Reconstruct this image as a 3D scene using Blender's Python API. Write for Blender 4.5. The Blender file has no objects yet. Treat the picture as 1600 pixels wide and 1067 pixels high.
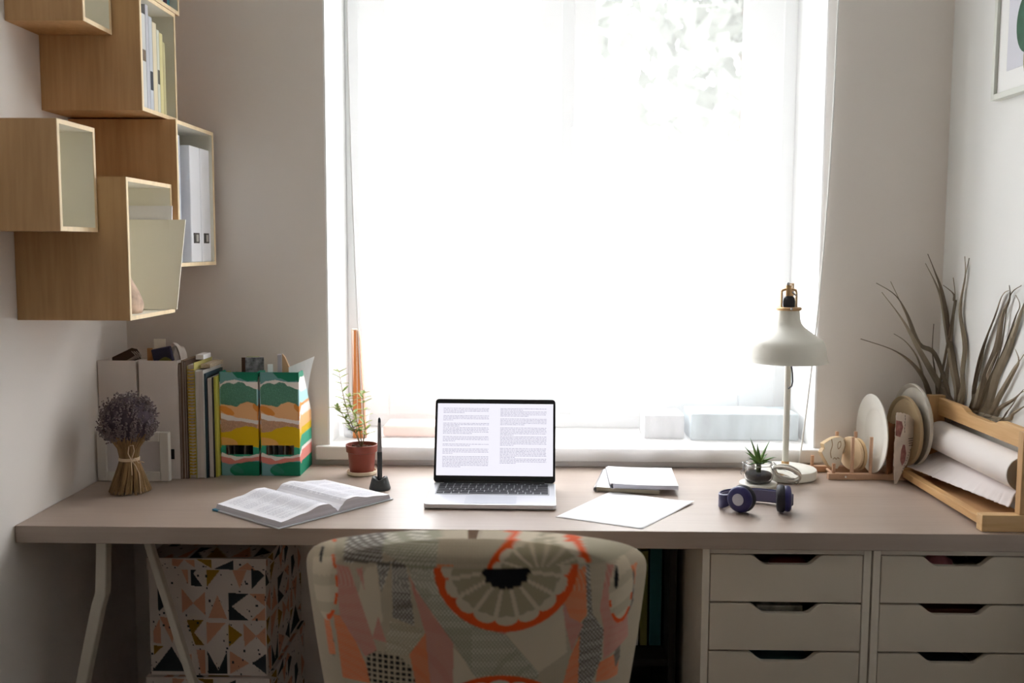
import bpy, bmesh, math, random
from math import sin, cos, pi, sqrt, radians, atan2
from mathutils import Vector, Matrix, Euler
random.seed(7)
sc = bpy.context.scene
COL = sc.collection
V = Vector

# ------------------------------------------------------------------ helpers
ORG = {}

def srgb(r, g, b):
    def f(c):
        c /= 255.0
        return c / 12.92 if c <= 0.04045 else ((c + 0.055) / 1.055) ** 2.4
    return (f(r), f(g), f(b))

def link(o):
    COL.objects.link(o)
    return o

def tag(o, label=None, cat=None, group=None, kind=None):
    if label: o['label'] = label
    if cat: o['category'] = cat
    if group: o['group'] = group
    if kind: o['kind'] = kind
    return o

def thing(name, label, cat, loc=(0, 0, 0), group=None, rot=None):
    """rot given -> children are modelled in local space; otherwise children are modelled in world space."""
    o = bpy.data.objects.new(name, None)
    o.empty_display_size = 0.02
    link(o)
    o.location = loc
    if rot is not None:
        o.rotation_euler = rot
        ORG[o.name] = V((0, 0, 0))
    else:
        ORG[o.name] = V(loc)
    tag(o, label, cat, group)
    return o

def obj(name, bm, mat, parent=None, smooth=False, bevel=0, solid=0, sub=0, loc=None, segs=2, offset=-1, normals=True, angle=40):
    if normals:
        bmesh.ops.recalc_face_normals(bm, faces=bm.faces[:])
    me = bpy.data.meshes.new(name)
    org = V((0, 0, 0))
    if parent is not None:
        org = ORG.get(parent.name, V((0, 0, 0)))
    elif loc is not None:
        org = V(loc)
    if org.length:
        bmesh.ops.translate(bm, verts=bm.verts[:], vec=-org)
    bm.to_mesh(me)
    bm.free()
    o = bpy.data.objects.new(name, me)
    link(o)
    if parent is not None:
        o.parent = parent
    elif loc is not None:
        o.location = loc
    ORG[o.name] = org
    for m in (mat if isinstance(mat, (list, tuple)) else [mat]):
        me.materials.append(m)
    if smooth:
        for p in me.polygons: p.use_smooth = True
        if smooth == 'auto':
            try:
                me.set_sharp_from_angle(angle=radians(angle))
            except Exception:
                pass
    if sub:
        m = o.modifiers.new('sub', 'SUBSURF'); m.levels = sub; m.render_levels = sub
    if solid:
        m = o.modifiers.new('sol', 'SOLIDIFY'); m.thickness = solid; m.offset = offset
    if bevel:
        m = o.modifiers.new('bev', 'BEVEL'); m.width = bevel; m.segments = segs; m.limit_method = 'ANGLE'
        m.angle_limit = radians(50)
    return o

def B(): return bmesh.new()

def box(bm, a, b, mtx=None, mi=0):
    x0, y0, z0 = a; x1, y1, z1 = b
    vs = [V((x, y, z)) for x in (x0, x1) for y in (y0, y1) for z in (z0, z1)]
    if mtx is not None: vs = [mtx @ v for v in vs]
    v = [bm.verts.new(p) for p in vs]
    for f in ((0, 1, 3, 2), (4, 6, 7, 5), (0, 4, 5, 1), (2, 3, 7, 6), (0, 2, 6, 4), (1, 5, 7, 3)):
        fc = bm.faces.new([v[i] for i in f]); fc.material_index = mi
    return bm

def frame_of(d):
    d = d.normalized()
    a = V((0, 0, 1)) if abs(d.z) < 0.9 else V((1, 0, 0))
    x = d.cross(a).normalized()
    return x, d.cross(x).normalized()

def tube(bm, pts, r, n=10, caps=True, mi=0, flat=1.0):
    pts = [V(p) for p in pts]
    rs = r if isinstance(r, (list, tuple)) else [r] * len(pts)
    rings = []
    px = None
    for i, p in enumerate(pts):
        d = (pts[min(i + 1, len(pts) - 1)] - pts[max(i - 1, 0)])
        if d.length < 1e-9: d = V((0, 0, 1))
        d.normalize()
        if px is None:
            x, y = frame_of(d)
        else:
            x = (px - d * px.dot(d))
            if x.length < 1e-6: x, _ = frame_of(d)
            x.normalize(); y = d.cross(x)
        px = x
        rings.append([bm.verts.new(p + (x * cos(2 * pi * k / n) + y * sin(2 * pi * k / n) * flat) * rs[i]) for k in range(n)])
    for a, b in zip(rings, rings[1:]):
        for k in range(n):
            f = bm.faces.new((a[k], a[(k + 1) % n], b[(k + 1) % n], b[k])); f.material_index = mi
    if caps:
        bm.faces.new(rings[0][::-1]).material_index = mi
        bm.faces.new(rings[-1]).material_index = mi
    return bm

def lathe(bm, prof, c=(0, 0, 0), n=48, mtx=None, capb=False, capt=False, mi=0):
    c = V(c); rings = []
    for r, z in prof:
        if r < 1e-6:
            p = V((0, 0, z))
            if mtx is not None: p = mtx @ p
            rings.append([bm.verts.new(p + c)])
        else:
            ring = []
            for k in range(n):
                p = V((r * cos(2 * pi * k / n), r * sin(2 * pi * k / n), z))
                if mtx is not None: p = mtx @ p
                ring.append(bm.verts.new(p + c))
            rings.append(ring)
    for a, b in zip(rings, rings[1:]):
        for k in range(n):
            k2 = (k + 1) % n
            if len(a) == 1 and len(b) == 1: continue
            if len(a) == 1: f = bm.faces.new((a[0], b[k2], b[k]))
            elif len(b) == 1: f = bm.faces.new((a[k], a[k2], b[0]))
            else: f = bm.faces.new((a[k], a[k2], b[k2], b[k]))
            f.material_index = mi
    if capb and len(rings[0]) > 1: bm.faces.new(rings[0][::-1])
    if capt and len(rings[-1]) > 1: bm.faces.new(rings[-1])
    return bm

def prism(bm, poly, ax, a, b, mtx=None, mi=0):
    """polygon of 2d points in the plane across axis ax, extruded from a to b"""
    def mk(p, t):
        if ax == 'x': q = V((t, p[0], p[1]))
        elif ax == 'y': q = V((p[0], t, p[1]))
        else: q = V((p[0], p[1], t))
        return mtx @ q if mtx is not None else q
    lo = [bm.verts.new(mk(p, a)) for p in poly]
    hi = [bm.verts.new(mk(p, b)) for p in poly]
    n = len(poly)
    fs = [bm.faces.new(lo[::-1]), bm.faces.new(hi)]
    for i in range(n):
        fs.append(bm.faces.new((lo[i], lo[(i + 1) % n], hi[(i + 1) % n], hi[i])))
    for f in fs: f.material_index = mi
    return bm

def grid(bm, f, nu, nv, col=None, skip=None, mi=0):
    L = bm.verts.layers.float_color.get('Col') or (bm.verts.layers.float_color.new('Col') if col else None)
    vs = []
    for j in range(nv + 1):
        row = []
        for i in range(nu + 1):
            u, v = i / nu, j / nv
            w = bm.verts.new(f(u, v))
            if col:
                c = col(u, v); w[L] = (c[0], c[1], c[2], 1)
            row.append(w)
        vs.append(row)
    for j in range(nv):
        for i in range(nu):
            if skip and skip((i + .5) / nu, (j + .5) / nv): continue
            bm.faces.new((vs[j][i], vs[j][i + 1], vs[j + 1][i + 1], vs[j + 1][i])).material_index = mi
    return vs

def ball(bm, c, r, sub=2, sc3=(1, 1, 1), mtx=None, mi=0):
    m = Matrix.Translation(V(c)) @ (mtx if mtx is not None else Matrix()) @ Matrix.Diagonal((*sc3, 1))
    res = bmesh.ops.create_icosphere(bm, subdivisions=sub, radius=r, matrix=m)
    for v in res['verts']:
        for f in v.link_faces: f.material_index = mi

def copy_tree(o, parent=None):
    c = o.copy(); COL.objects.link(c)
    if parent is not None: c.parent = parent
    ORG[c.name] = ORG.get(o.name, V((0, 0, 0)))
    for ch in list(o.children): copy_tree(ch, c)
    return c

def inpoly(x, y, poly):
    n = len(poly); r = False; j = n - 1
    for i in range(n):
        xi, yi = poly[i]; xj, yj = poly[j]
        if (yi > y) != (yj > y) and x < (xj - xi) * (y - yi) / (yj - yi) + xi: r = not r
        j = i
    return r

def interp(pts, x):
    if x <= pts[0][0]: return pts[0][1]
    for (a, b), (c, d) in zip(pts, pts[1:]):
        if x <= c:
            t = (x - a) / (c - a); t = t * t * (3 - 2 * t)
            return b + (d - b) * t
    return pts[-1][1]

# ------------------------------------------------------------------ materials
def mat(name, col, rough=0.6, metal=0.0, spec=0.5, noise=None, bump=None, coat=0, trans=0, ior=1.45, alpha=1, emis=None, sheen=0, vcol=False):
    """noise=(scale, amount, (sx,sy,sz)) varies the colour; bump=(scale, strength)"""
    m = bpy.data.materials.new(name); m.use_nodes = True
    nt = m.node_tree; bs = nt.nodes['Principled BSDF']
    bs.inputs['Base Color'].default_value = (*col, 1)
    bs.inputs['Roughness'].default_value = rough
    bs.inputs['Metallic'].default_value = metal
    bs.inputs['Specular IOR Level'].default_value = spec
    bs.inputs['IOR'].default_value = ior
    bs.inputs['Coat Weight'].default_value = coat
    bs.inputs['Transmission Weight'].default_value = trans
    bs.inputs['Alpha'].default_value = alpha
    if sheen: bs.inputs['Sheen Weight'].default_value = sheen
    if emis:
        bs.inputs['Emission Color'].default_value = (*emis[0], 1)
        bs.inputs['Emission Strength'].default_value = emis[1]
    tc = None
    if noise or bump or vcol:
        tc = nt.nodes.new('ShaderNodeTexCoord')
    src = None
    if vcol:
        at = nt.nodes.new('ShaderNodeAttribute'); at.attribute_name = 'Col'
        src = at.outputs['Color']
        nt.links.new(src, bs.inputs['Base Color'])
    if noise:
        sc_, am, st = noise
        mp = nt.nodes.new('ShaderNodeMapping'); mp.inputs['Scale'].default_value = st
        nt.links.new(tc.outputs['Object'], mp.inputs['Vector'])
        nz = nt.nodes.new('ShaderNodeTexNoise'); nz.inputs['Scale'].default_value = sc_; nz.inputs['Detail'].default_value = 5
        nt.links.new(mp.outputs['Vector'], nz.inputs['Vector'])
        mx = nt.nodes.new('ShaderNodeMix'); mx.data_type = 'RGBA'; mx.blend_type = 'MULTIPLY'
        rp = nt.nodes.new('ShaderNodeMapRange')
        rp.inputs['From Min'].default_value = 0.3; rp.inputs['From Max'].default_value = 0.7
        rp.inputs['To Min'].default_value = 1 - am; rp.inputs['To Max'].default_value = 1 + am * 0.35
        nt.links.new(nz.outputs['Fac'], rp.inputs['Value'])
        cb = nt.nodes.new('ShaderNodeCombineColor')
        for k in ('Red', 'Green', 'Blue'): nt.links.new(rp.outputs['Result'], cb.inputs[k])
        mx.inputs[0].default_value = 1
        mx.inputs['A'].default_value = (*col, 1)
        if src: nt.links.new(src, mx.inputs['A'])
        nt.links.new(cb.outputs['Color'], mx.inputs['B'])
        nt.links.new(mx.outputs['Result'], bs.inputs['Base Color'])
    if bump:
        nb = nt.nodes.new('ShaderNodeTexNoise'); nb.inputs['Scale'].default_value = bump[0]; nb.inputs['Detail'].default_value = 4
        nt.links.new(tc.outputs['Object'], nb.inputs['Vector'])
        bp = nt.nodes.new('ShaderNodeBump'); bp.inputs['Strength'].default_value = bump[1]; bp.inputs['Distance'].default_value = 0.002
        nt.links.new(nb.outputs['Fac'], bp.inputs['Height'])
        nt.links.new(bp.outputs['Normal'], bs.inputs['Normal'])
    return m

def wood(name, c1, c2, axis='x', scale=9, rough=0.5, contrast=1.0, spec=0.4, rings=True):
    m = bpy.data.materials.new(name); m.use_nodes = True
    nt = m.node_tree; bs = nt.nodes['Principled BSDF']
    bs.inputs['Roughness'].default_value = rough
    bs.inputs['Specular IOR Level'].default_value = spec
    tc = nt.nodes.new('ShaderNodeTexCoord'); mp = nt.nodes.new('ShaderNodeMapping')
    s = {'x': (0.07, 1, 1), 'y': (1, 0.07, 1), 'z': (1, 1, 0.07)}[axis]
    mp.inputs['Scale'].default_value = s
    nt.links.new(tc.outputs['Object'], mp.inputs['Vector'])
    nz = nt.nodes.new('ShaderNodeTexNoise'); nz.inputs['Scale'].default_value = scale; nz.inputs['Detail'].default_value = 3
    nt.links.new(mp.outputs['Vector'], nz.inputs['Vector'])
    nf = nt.nodes.new('ShaderNodeTexNoise'); nf.inputs['Scale'].default_value = scale * 14; nf.inputs['Detail'].default_value = 4
    nt.links.new(mp.outputs['Vector'], nf.inputs['Vector'])
    ad = nt.nodes.new('ShaderNodeMath'); ad.operation = 'MULTIPLY_ADD'
    nt.links.new(nf.outputs['Fac'], ad.inputs[0]); ad.inputs[1].default_value = 0.45
    nt.links.new(nz.outputs['Fac'], ad.inputs[2])
    rp = nt.nodes.new('ShaderNodeValToRGB')
    rp.color_ramp.elements[0].position = 0.72 - 0.25 / contrast; rp.color_ramp.elements[0].color = (*c2, 1)
    rp.color_ramp.elements[1].position = 0.72 + 0.22 / contrast; rp.color_ramp.elements[1].color = (*c1, 1)
    nt.links.new(ad.outputs[0], rp.inputs[0])
    nt.links.new(rp.outputs[0], bs.inputs['Base Color'])
    return m

M = {}
M['wall'] = mat('wall_paint', (0.83, 0.775, 0.725), 0.9, bump=(160, 0.08), spec=0.2)
M['wall_r'] = mat('wall_paint_cool', (0.785, 0.785, 0.765), 0.9, bump=(160, 0.08), spec=0.2)
M['reveal'] = mat('reveal_paint', (0.86, 0.86, 0.85), 0.8)
M['ceiling'] = mat('ceiling_paint', (0.86, 0.85, 0.83), 0.9)
M['floor'] = wood('floor_boards', (0.09, 0.055, 0.035), (0.05, 0.03, 0.02), 'y', 7, 0.45)
M['frame'] = mat('window_plastic', (0.85, 0.86, 0.86), 0.35)
M['sill'] = mat('sill_plastic', (0.82, 0.81, 0.79), 0.4)
M['desk'] = wood('desk_ash', srgb(176, 160, 148), srgb(157, 140, 127), 'x', 7, 0.38, 0.8, spec=0.65)
M['cube'] = wood('cube_wood', srgb(206, 166, 118), srgb(174, 132, 84), 'z', 7, 0.6, 1.1)
M['cube_edge'] = mat('cube_edge_wood', srgb(246, 222, 182), 0.6, noise=(60, 0.1, (1, 1, 0.2)))
M['cube_in'] = mat('cube_lining_paint', srgb(240, 236, 222), 0.7)
M['white'] = mat('white_paper', (0.93, 0.93, 0.95), 0.8, spec=0.2)
M['page'] = mat('book_page', (0.80, 0.80, 0.84), 0.85, spec=0.2)
M['pagedge'] = mat('page_edges', (0.70, 0.69, 0.72), 0.9, noise=(300, 0.12, (0.02, 0.02, 1)))
M['cream'] = mat('cream_paper', (0.72, 0.68, 0.58), 0.85)
M['whitecard'] = mat('white_card', (0.66, 0.62, 0.60), 0.75, bump=(300, 0.1))
M['black'] = mat('black_plastic', (0.012, 0.012, 0.014), 0.4)
M['blackmat'] = mat('black_matte', (0.01, 0.01, 0.011), 0.8)
M['steel'] = mat('bright_steel', (0.55, 0.55, 0.56), 0.25, metal=1)
M['brass'] = mat('brushed_brass', (0.55, 0.36, 0.18), 0.42, metal=0.7)
M['lampwhite'] = mat('lamp_enamel', srgb(228, 226, 216), 0.4)
M['legwhite'] = mat('white_steel', srgb(214, 206, 192), 0.5)
M['drawer'] = mat('drawer_foil', srgb(214, 204, 188), 0.55)
M['drawer_edge'] = mat('drawer_carcass', srgb(226, 218, 204), 0.55)
M['glass'] = mat('clear_glass', (1, 1, 1), 0.02, trans=1, ior=1.45)
M['pine'] = wood('pine', srgb(222, 184, 132), srgb(196, 150, 96), 'y', 10, 0.5, 1.2)
M['pine_z'] = wood('pine_upright', srgb(214, 176, 128), srgb(188, 146, 98), 'z', 10, 0.5, 1.2)
M['beech'] = wood('beech', srgb(204, 168, 140), srgb(182, 142, 112), 'x', 12, 0.55, 0.9)
M['plywood'] = mat('ply_edge', srgb(206, 178, 140), 0.7, noise=(40, 0.15, (1, 1, 1)))
M['soil'] = mat('soil', (0.03, 0.02, 0.015), 0.95, bump=(90, 1.0), noise=(120, 0.5, (1, 1, 1)))
M['gravel'] = mat('dark_gravel', (0.03, 0.03, 0.032), 0.9, bump=(200, 1.0), noise=(220, 0.5, (1, 1, 1)))

# ------------------------------------------------------------------ camera
FPX = 1555.56
PITCH, YAW, ROLL, EYE = radians(5.45), radians(1.0), radians(0.23), 1.35
camd = bpy.data.cameras.new('camera'); cam = link(bpy.data.objects.new('camera', camd))
camd.lens = 35; camd.sensor_width = 36; camd.sensor_fit = 'HORIZONTAL'
MW = Matrix.Translation((0, 0, EYE)) @ Matrix.Rotation(YAW, 4, 'Z') @ Matrix.Rotation(pi / 2 - PITCH, 4, 'X') @ Matrix.Rotation(ROLL, 4, 'Z')
cam.matrix_world = MW
camd.dof.use_dof = True; camd.dof.focus_distance = 2.38; camd.dof.aperture_fstop = 2.8
sc.camera = cam
R3 = MW.to_3x3(); C0 = V((0, 0, EYE))
def ray(x, y): return R3 @ V(((x - 800) / FPX, -(y - 533.5) / FPX, -1))
def onz(x, y, z=0.75):
    d = ray(x, y); return C0 + d * ((z - EYE) / d.z)
def ony(x, y, Y):
    d = ray(x, y); return C0 + d * (Y / d.y)
def onx(x, y, X):
    d = ray(x, y); return C0 + d * (X / d.x)

# ------------------------------------------------------------------ the room
XL, XR, YW, YB, ZC = -1.103, 1.110, 2.70, -2.4, 2.62
TOP = 0.75
def structure(name, bm, m, **k):
    o = obj(name, bm, m, **k); o['kind'] = 'structure'; return o
WX0, WX1, WZ0, WZ1 = -0.553, 0.783, 0.79, 2.40
structure('floor', box(B(), (XL - .1, YB - .1, -0.1), (XR + .1, YW + .4, 0)), M['floor'])
structure('ceiling', box(B(), (XL - .1, YB - .1, ZC), (XR + .1, YW + .4, ZC + .1)), M['ceiling'])
structure('wall_left', box(B(), (XL - .1, YB, 0), (XL, YW + .35, ZC)), mat('wall_paint_left', (.82, .775, .73), .9, bump=(160, .08), spec=.2))
structure('wall_right', box(B(), (XR, YB, 0), (XR + .1, YW + .35, ZC)), M['wall_r'])
structure('wall_front', box(B(), (XL - .1, YB - .1, 0), (XR + .1, YB, ZC)), M['wall'])
b = B()
box(b, (XL, YW, 0), (WX0, YW + .35, ZC)); box(b, (WX1, YW, 0), (XR, YW + .35, ZC))
box(b, (WX0, YW, 0), (WX1, YW + .35, WZ0 - .03)); box(b, (WX0, YW, WZ1), (WX1, YW + .35, ZC))
structure('wall_back', b, M['wall'])
# plaster lining of the reveal
b = B()
box(b, (WX0 - .0005, YW + .002, WZ0), (WX0 + .004, YW + .34, WZ1)); box(b, (WX1 - .004, YW + .002, WZ0), (WX1 + .0005, YW + .34, WZ1))
box(b, (WX0, YW + .002, WZ1 - .004), (WX1, YW + .34, WZ1 + .0005))
structure('trim_1', b, M['reveal'])
# window sill board
structure('trim_2', box(B(), (-0.585, YW - .022, 0.765), (0.80, YW + .30, 0.803)), M['sill'], bevel=0.004)
# the window
YF = 2.99
win = bpy.data.objects.new('window_1', None); link(win); win['kind'] = 'structure'; ORG[win.name] = V((0, 0, 0))
px = lambda x: ony(x, 300, YF).x
gl0, gl1, gr0, gr1 = px(607), px(842), px(930), px(1160)
gz0 = ony(850, 612, YF).z; gz1 = 2.28
b = B()
box(b, (WX0 + .004, YF, 0.803), (WX0 + .05, YF + .07, WZ1 - .004)); box(b, (WX1 - .05, YF, 0.803), (WX1 - .004, YF + .07, WZ1 - .004))
box(b, (WX0 + .05, YF, 0.803), (WX1 - .05, YF + .07, 0.845)); box(b, (WX0 + .05, YF, WZ1 - .05), (WX1 - .05, YF + .07, WZ1 - .004))
mc = (gl1 + gr0) / 2
box(b, (mc - .022, YF, 0.845), (mc + .022, YF + .07, WZ1 - .05))
o = obj('window_frame', b, M['frame'], win, bevel=0.004)
for k, (a, c, x0, x1) in enumerate(((gl0, gl1, WX0 + .045, mc - .017), (gr0, gr1, mc + .017, WX1 - .045))):
    b = B()
    box(b, (x0, YF - .015, 0.84), (a, YF + .05, WZ1 - .045)); box(b, (c, YF - .015, 0.84), (x1, YF + .05, WZ1 - .045))
    box(b, (a, YF - .015, 0.84), (c, YF + .05, gz0)); box(b, (a, YF - .015, gz1), (c, YF + .05, WZ1 - .045))
    s = obj('sash', b, M['frame'], win, bevel=0.005)
    gm = M.get('pane')
    if gm is None:
        gm = bpy.data.materials.new('pane_glass'); gm.use_nodes = True; nt = gm.node_tree; nt.nodes.clear()
        ou = nt.nodes.new('ShaderNodeOutputMaterial'); mx = nt.nodes.new('ShaderNodeMixShader'); tr = nt.nodes.new('ShaderNodeBsdfTransparent')
        gg = nt.nodes.new('ShaderNodeBsdfGlossy'); gg.inputs['Roughness'].default_value = 0.02; tr.inputs['Color'].default_value = (.98, .98, .98, 1)
        mx.inputs[0].default_value = 0.06
        nt.links.new(tr.outputs[0], mx.inputs[1]); nt.links.new(gg.outputs[0], mx.inputs[2]); nt.links.new(mx.outputs[0], ou.inputs[0])
        M['pane'] = gm
    obj('pane', box(B(), (a - .004, YF + .012, gz0 - .004), (c + .004, YF + .018, gz1 + .004)), gm, s)
    b = B()
    if k == 1:
        box(b, (x0 - .006, YF - .022, 1.62), (x0 + .018, YF - .015, 1.70)); box(b, (x0 - .001, YF - .04, 1.655), (x0 + .013, YF - .022, 1.67))
        box(b, (x0 - .001, YF - .045, 1.54), (x0 + .013, YF - .035, 1.67))
        obj('window_handle', b, M['frame'], s, bevel=0.003)

# ------------------------------------------------------------------ outdoors
wd = bpy.data.worlds.new('sky'); sc.world = wd; wd.use_nodes = True
nt = wd.node_tree; bg = nt.nodes['Background']
bg.inputs['Color'].default_value = (0.93, 0.97, 1.0, 1); bg.inputs['Strength'].default_value = 9.0
# overcast sky: brighter overhead than at the horizon
_tc = nt.nodes.new('ShaderNodeTexCoord'); _sx = nt.nodes.new('ShaderNodeSeparateXYZ'); _mr = nt.nodes.new('ShaderNodeMapRange')
nt.links.new(_tc.outputs['Generated'], _sx.inputs[0]); nt.links.new(_sx.outputs['Z'], _mr.inputs['Value'])
_mr.inputs['From Min'].default_value = 0.0; _mr.inputs['From Max'].default_value = 1.0; _mr.inputs['To Min'].default_value = 0.75; _mr.inputs['To Max'].default_value = 2.1
_vm = nt.nodes.new('ShaderNodeVectorMath'); _vm.operation = 'SCALE'; _vm.inputs[0].default_value = (0.965, 0.975, 1.0)
nt.links.new(_mr.outputs['Result'], _vm.inputs['Scale']); nt.links.new(_vm.outputs[0], bg.inputs['Color'])
po = bpy.data.lights.new('window_daylight_portal', 'AREA'); po.shape = 'RECTANGLE'; po.size = WX1 - WX0; po.size_y = WZ1 - WZ0
po.cycles.is_portal = True
pob = link(bpy.data.objects.new('window_daylight_portal', po)); pob.location = ((WX0 + WX1) / 2, YF + .3, (WZ0 + WZ1) / 2); pob.rotation_euler = (radians(-90), 0, 0)

M['outground'] = mat('pale_paving', (0.55, 0.56, 0.54), 0.9)
M['outwall'] = mat('pale_render', (0.80, 0.81, 0.80), 0.9, noise=(0.7, 0.12, (1, 1, 1)))
structure('ground', box(B(), (-60, YW + .7, -3.1), (60, 60, -3.0)), M['outground'])
t = thing('apartment_building', 'pale rendered building across the street, faint behind the curtain', 'building', (-1.5, 22, -3))
obj('wall', box(B(), (-16, 22, -3), (9, 30, 4.1)), M['outwall'], t)
obj('roof', prism(B(), [(-16.5, 4.1), (9.5, 4.1), (8.6, 4.6), (-15.6, 4.6)], 'y', 21.6, 30.4), mat('pale_roof', (0.7, 0.69, 0.68), 0.9), t)
fgl = mat('far_glass', (0.45, 0.48, 0.5), 0.3)
for i in range(9):
    for j in range(2):
        x = -14 + i * 2.6; z = -1.6 + j * 2.9
        obj('window', box(B(), (x, 21.95, z), (x + 1.1, 22.02, z + 1.5)), fgl, t)
M['leafout'] = mat('tree_leaf', (0.13, 0.14, 0.12), 0.8)
M['bark'] = mat('bark', (0.15, 0.11, 0.08), 0.9)
def tree(cx, cy, zc, r, n, label, seed):
    rnd = random.Random(seed)
    t = thing('leafy_tree', label, 'tree', (cx, cy, -3), 'trees outside the window')
    obj('trunk', tube(B(), [(cx, cy, -3), (cx + .1, cy, -.5), (cx, cy, zc)], [.16, .13, .06]), M['bark'], t)
    b = B()
    cl = [(rnd.gauss(0, .5), rnd.gauss(0, .5), rnd.gauss(0, .5)) for _ in range(26)]
    for _ in range(n):
        q = rnd.choice(cl)
        p = V((cx + r * q[0] + rnd.gauss(0, .22) * r, cy + r * q[1] + rnd.gauss(0, .22) * r, zc + r * q[2] * .9 + rnd.gauss(0, .2) * r))
        m = Euler((rnd.uniform(0, 6), rnd.uniform(0, 6), rnd.uniform(0, 6))).to_matrix()
        s = rnd.uniform(.10, .20)
        vs = [b.verts.new(p + m @ V(k)) for k in ((-s, 0, 0), (0, -s * .5, 0), (s, 0, 0), (0, s * .5, 0))]
        b.faces.new(vs)
    obj('foliage', b, M['leafout'], t, normals=False)
tree(2.2, 10.5, 4.3, 1.7, 1500, 'green leafy tree seen through the right window pane', 3)
tree(-3.6, 12, 1.6, 1.4, 1000, 'lower leafy tree outside the left window pane', 5)

# ------------------------------------------------------------------ curtain
cm = bpy.data.materials.new('sheer_linen'); cm.use_nodes = True; nt = cm.node_tree; nt.nodes.clear()
ou = nt.nodes.new('ShaderNodeOutputMaterial'); m1 = nt.nodes.new('ShaderNodeMixShader'); m2 = nt.nodes.new('ShaderNodeMixShader')
tr = nt.nodes.new('ShaderNodeBsdfTransparent'); df = nt.nodes.new('ShaderNodeBsdfDiffuse'); tl = nt.nodes.new('ShaderNodeBsdfTranslucent')
df.inputs['Color'].default_value = (.86, .86, .86, 1); tl.inputs['Color'].default_value = (.88, .87, .87, 1)
tc = nt.nodes.new('ShaderNodeTexCoord')
def weave(scale, st):
    mp = nt.nodes.new('ShaderNodeMapping'); mp.inputs['Scale'].default_value = st; nt.links.new(tc.outputs['Object'], mp.inputs['Vector'])
    n = nt.nodes.new('ShaderNodeTexNoise'); n.inputs['Scale'].default_value = scale; n.inputs['Detail'].default_value = 3
    nt.links.new(mp.outputs['Vector'], n.inputs['Vector']); return n.outputs['Fac']
w1 = weave(110, (6, 1, .12)); w2 = weave(110, (.12, 1, 6))
ad = nt.nodes.new('ShaderNodeMath'); ad.operation = 'ADD'; nt.links.new(w1, ad.inputs[0]); nt.links.new(w2, ad.inputs[1])
mr = nt.nodes.new('ShaderNodeMapRange'); mr.inputs['From Min'].default_value = .75; mr.inputs['From Max'].default_value = 1.25
mr.inputs['To Min'].default_value = .245; mr.inputs['To Max'].default_value = .275
nt.links.new(ad.outputs[0], mr.inputs['Value'])
m2.inputs[0].default_value = 0.5
nt.links.new(df.outputs[0], m2.inputs[1]); nt.links.new(tl.outputs[0], m2.inputs[2])
nt.links.new(mr.outputs['Result'], m1.inputs[0])
nt.links.new(tr.outputs[0], m1.inputs[1]); nt.links.new(m2.outputs[0], m1.inputs[2]); nt.links.new(m1.outputs[0], ou.inputs[0])
def curtain_pt(u, v):
    # v 0 top .. 1 bottom
    z = 2.45 + (0.756 - 2.45) * v
    tt = (2.0 - z) / 1.245; tt = max(-.4, min(1, tt))
    x0 = -0.482 + (0.034 * max(0, tt) ** 1.6) ; x1 = 0.797 - 0.012 * tt - 0.066 * max(0, tt - .1) ** 2.2
    x = x0 + (x1 - x0) * u
    y = 2.668 + 0.0035 * sin(u * 38 + 2 * sin(u * 9) + .6 * v) * (.5 + .5 * v) + 0.0015 * sin(u * 97) * (1 - v * .6)
    if z < .80: y += (0.80 - z) * 0.05
    return V((x, y, z))
ct = thing('sheer_curtain', 'white sheer linen curtain hanging over the whole window down to the desk', 'curtain', (0.15, 2.668, 0.756))
cu = obj('curtain_cloth', None or (lambda b: (grid(b, curtain_pt, 300, 60), b)[1])(B()), cm, ct, smooth=True)
hemm = mat('curtain_hem', (.86, .86, .84), .9)
b = B()
tube(b, [curtain_pt(1, k / 30) for k in range(31)], 0.0022, 6)
obj('side_hem', b, hemm, ct)
b = B()
tube(b, [curtain_pt(0, k / 30) for k in range(31)], 0.0012, 6)
obj('side_hem', b, hemm, ct)
rod = thing('curtain_rod', 'white curtain rod above the window', 'curtain rod', (0.15, 2.66, 2.47))
obj('rod', tube(B(), [(-.75, 2.668, 2.462), (.95, 2.668, 2.462)], .012, 14), M['frame'], rod)
b = B()
for x in (-.72, .92): obj('bracket', box(B(), (x - .01, 2.66, 2.452), (x + .01, 2.70, 2.472)), M['frame'], rod)

# ------------------------------------------------------------------ desk
DY0, DY1 = 2.068, 2.672
desk = thing('desk', 'long pale wood desk top running from wall to wall under the window', 'desk', (0, 2.37, 0.712))
obj('desk_top', box(B(), (XL + .002, DY0, 0.712), (XR - .002, DY1 + .018, TOP)), M['desk'], desk, bevel=0.0015)
t = thing('trestle_leg', 'white bent steel trestle leg under the left end of the desk', 'table leg', (-.95, 2.3, 0))
b = B()
def flatbar(bm, pts, w, d):
    pts = [V(p) for p in pts]
    rings = []
    for i, p in enumerate(pts):
        dd = (pts[min(i + 1, len(pts) - 1)] - pts[max(i - 1, 0)]).normalized()
        side = dd.cross(V((0, 1, 0))).normalized()
        rings.append([bm.verts.new(p + side * sx * w / 2 + V((0, sy * d / 2, 0))) for sx, sy in ((-1, -1), (1, -1), (1, 1), (-1, 1))])
    for a, c in zip(rings, rings[1:]):
        for k in range(4): bm.faces.new((a[k], a[(k + 1) % 4], c[(k + 1) % 4], c[k]))
    bm.faces.new(rings[0]); bm.faces.new(rings[-1])
flatbar(b, [(-.945, 2.15, .704), (-.950, 2.15, .60), (-.952, 2.15, .575), (-.962, 2.15, .545), (-1.012, 2.15, .33), (-1.078, 2.15, .0)], .025, .03)
obj('leg', b, M['legwhite'], t, bevel=.003)
b = B()
Yq = 2.24
q1 = ony(235, 856, Yq); q2 = ony(302, 1067, Yq); dq = (q2 - q1) / (q1.z - q2.z)
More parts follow.
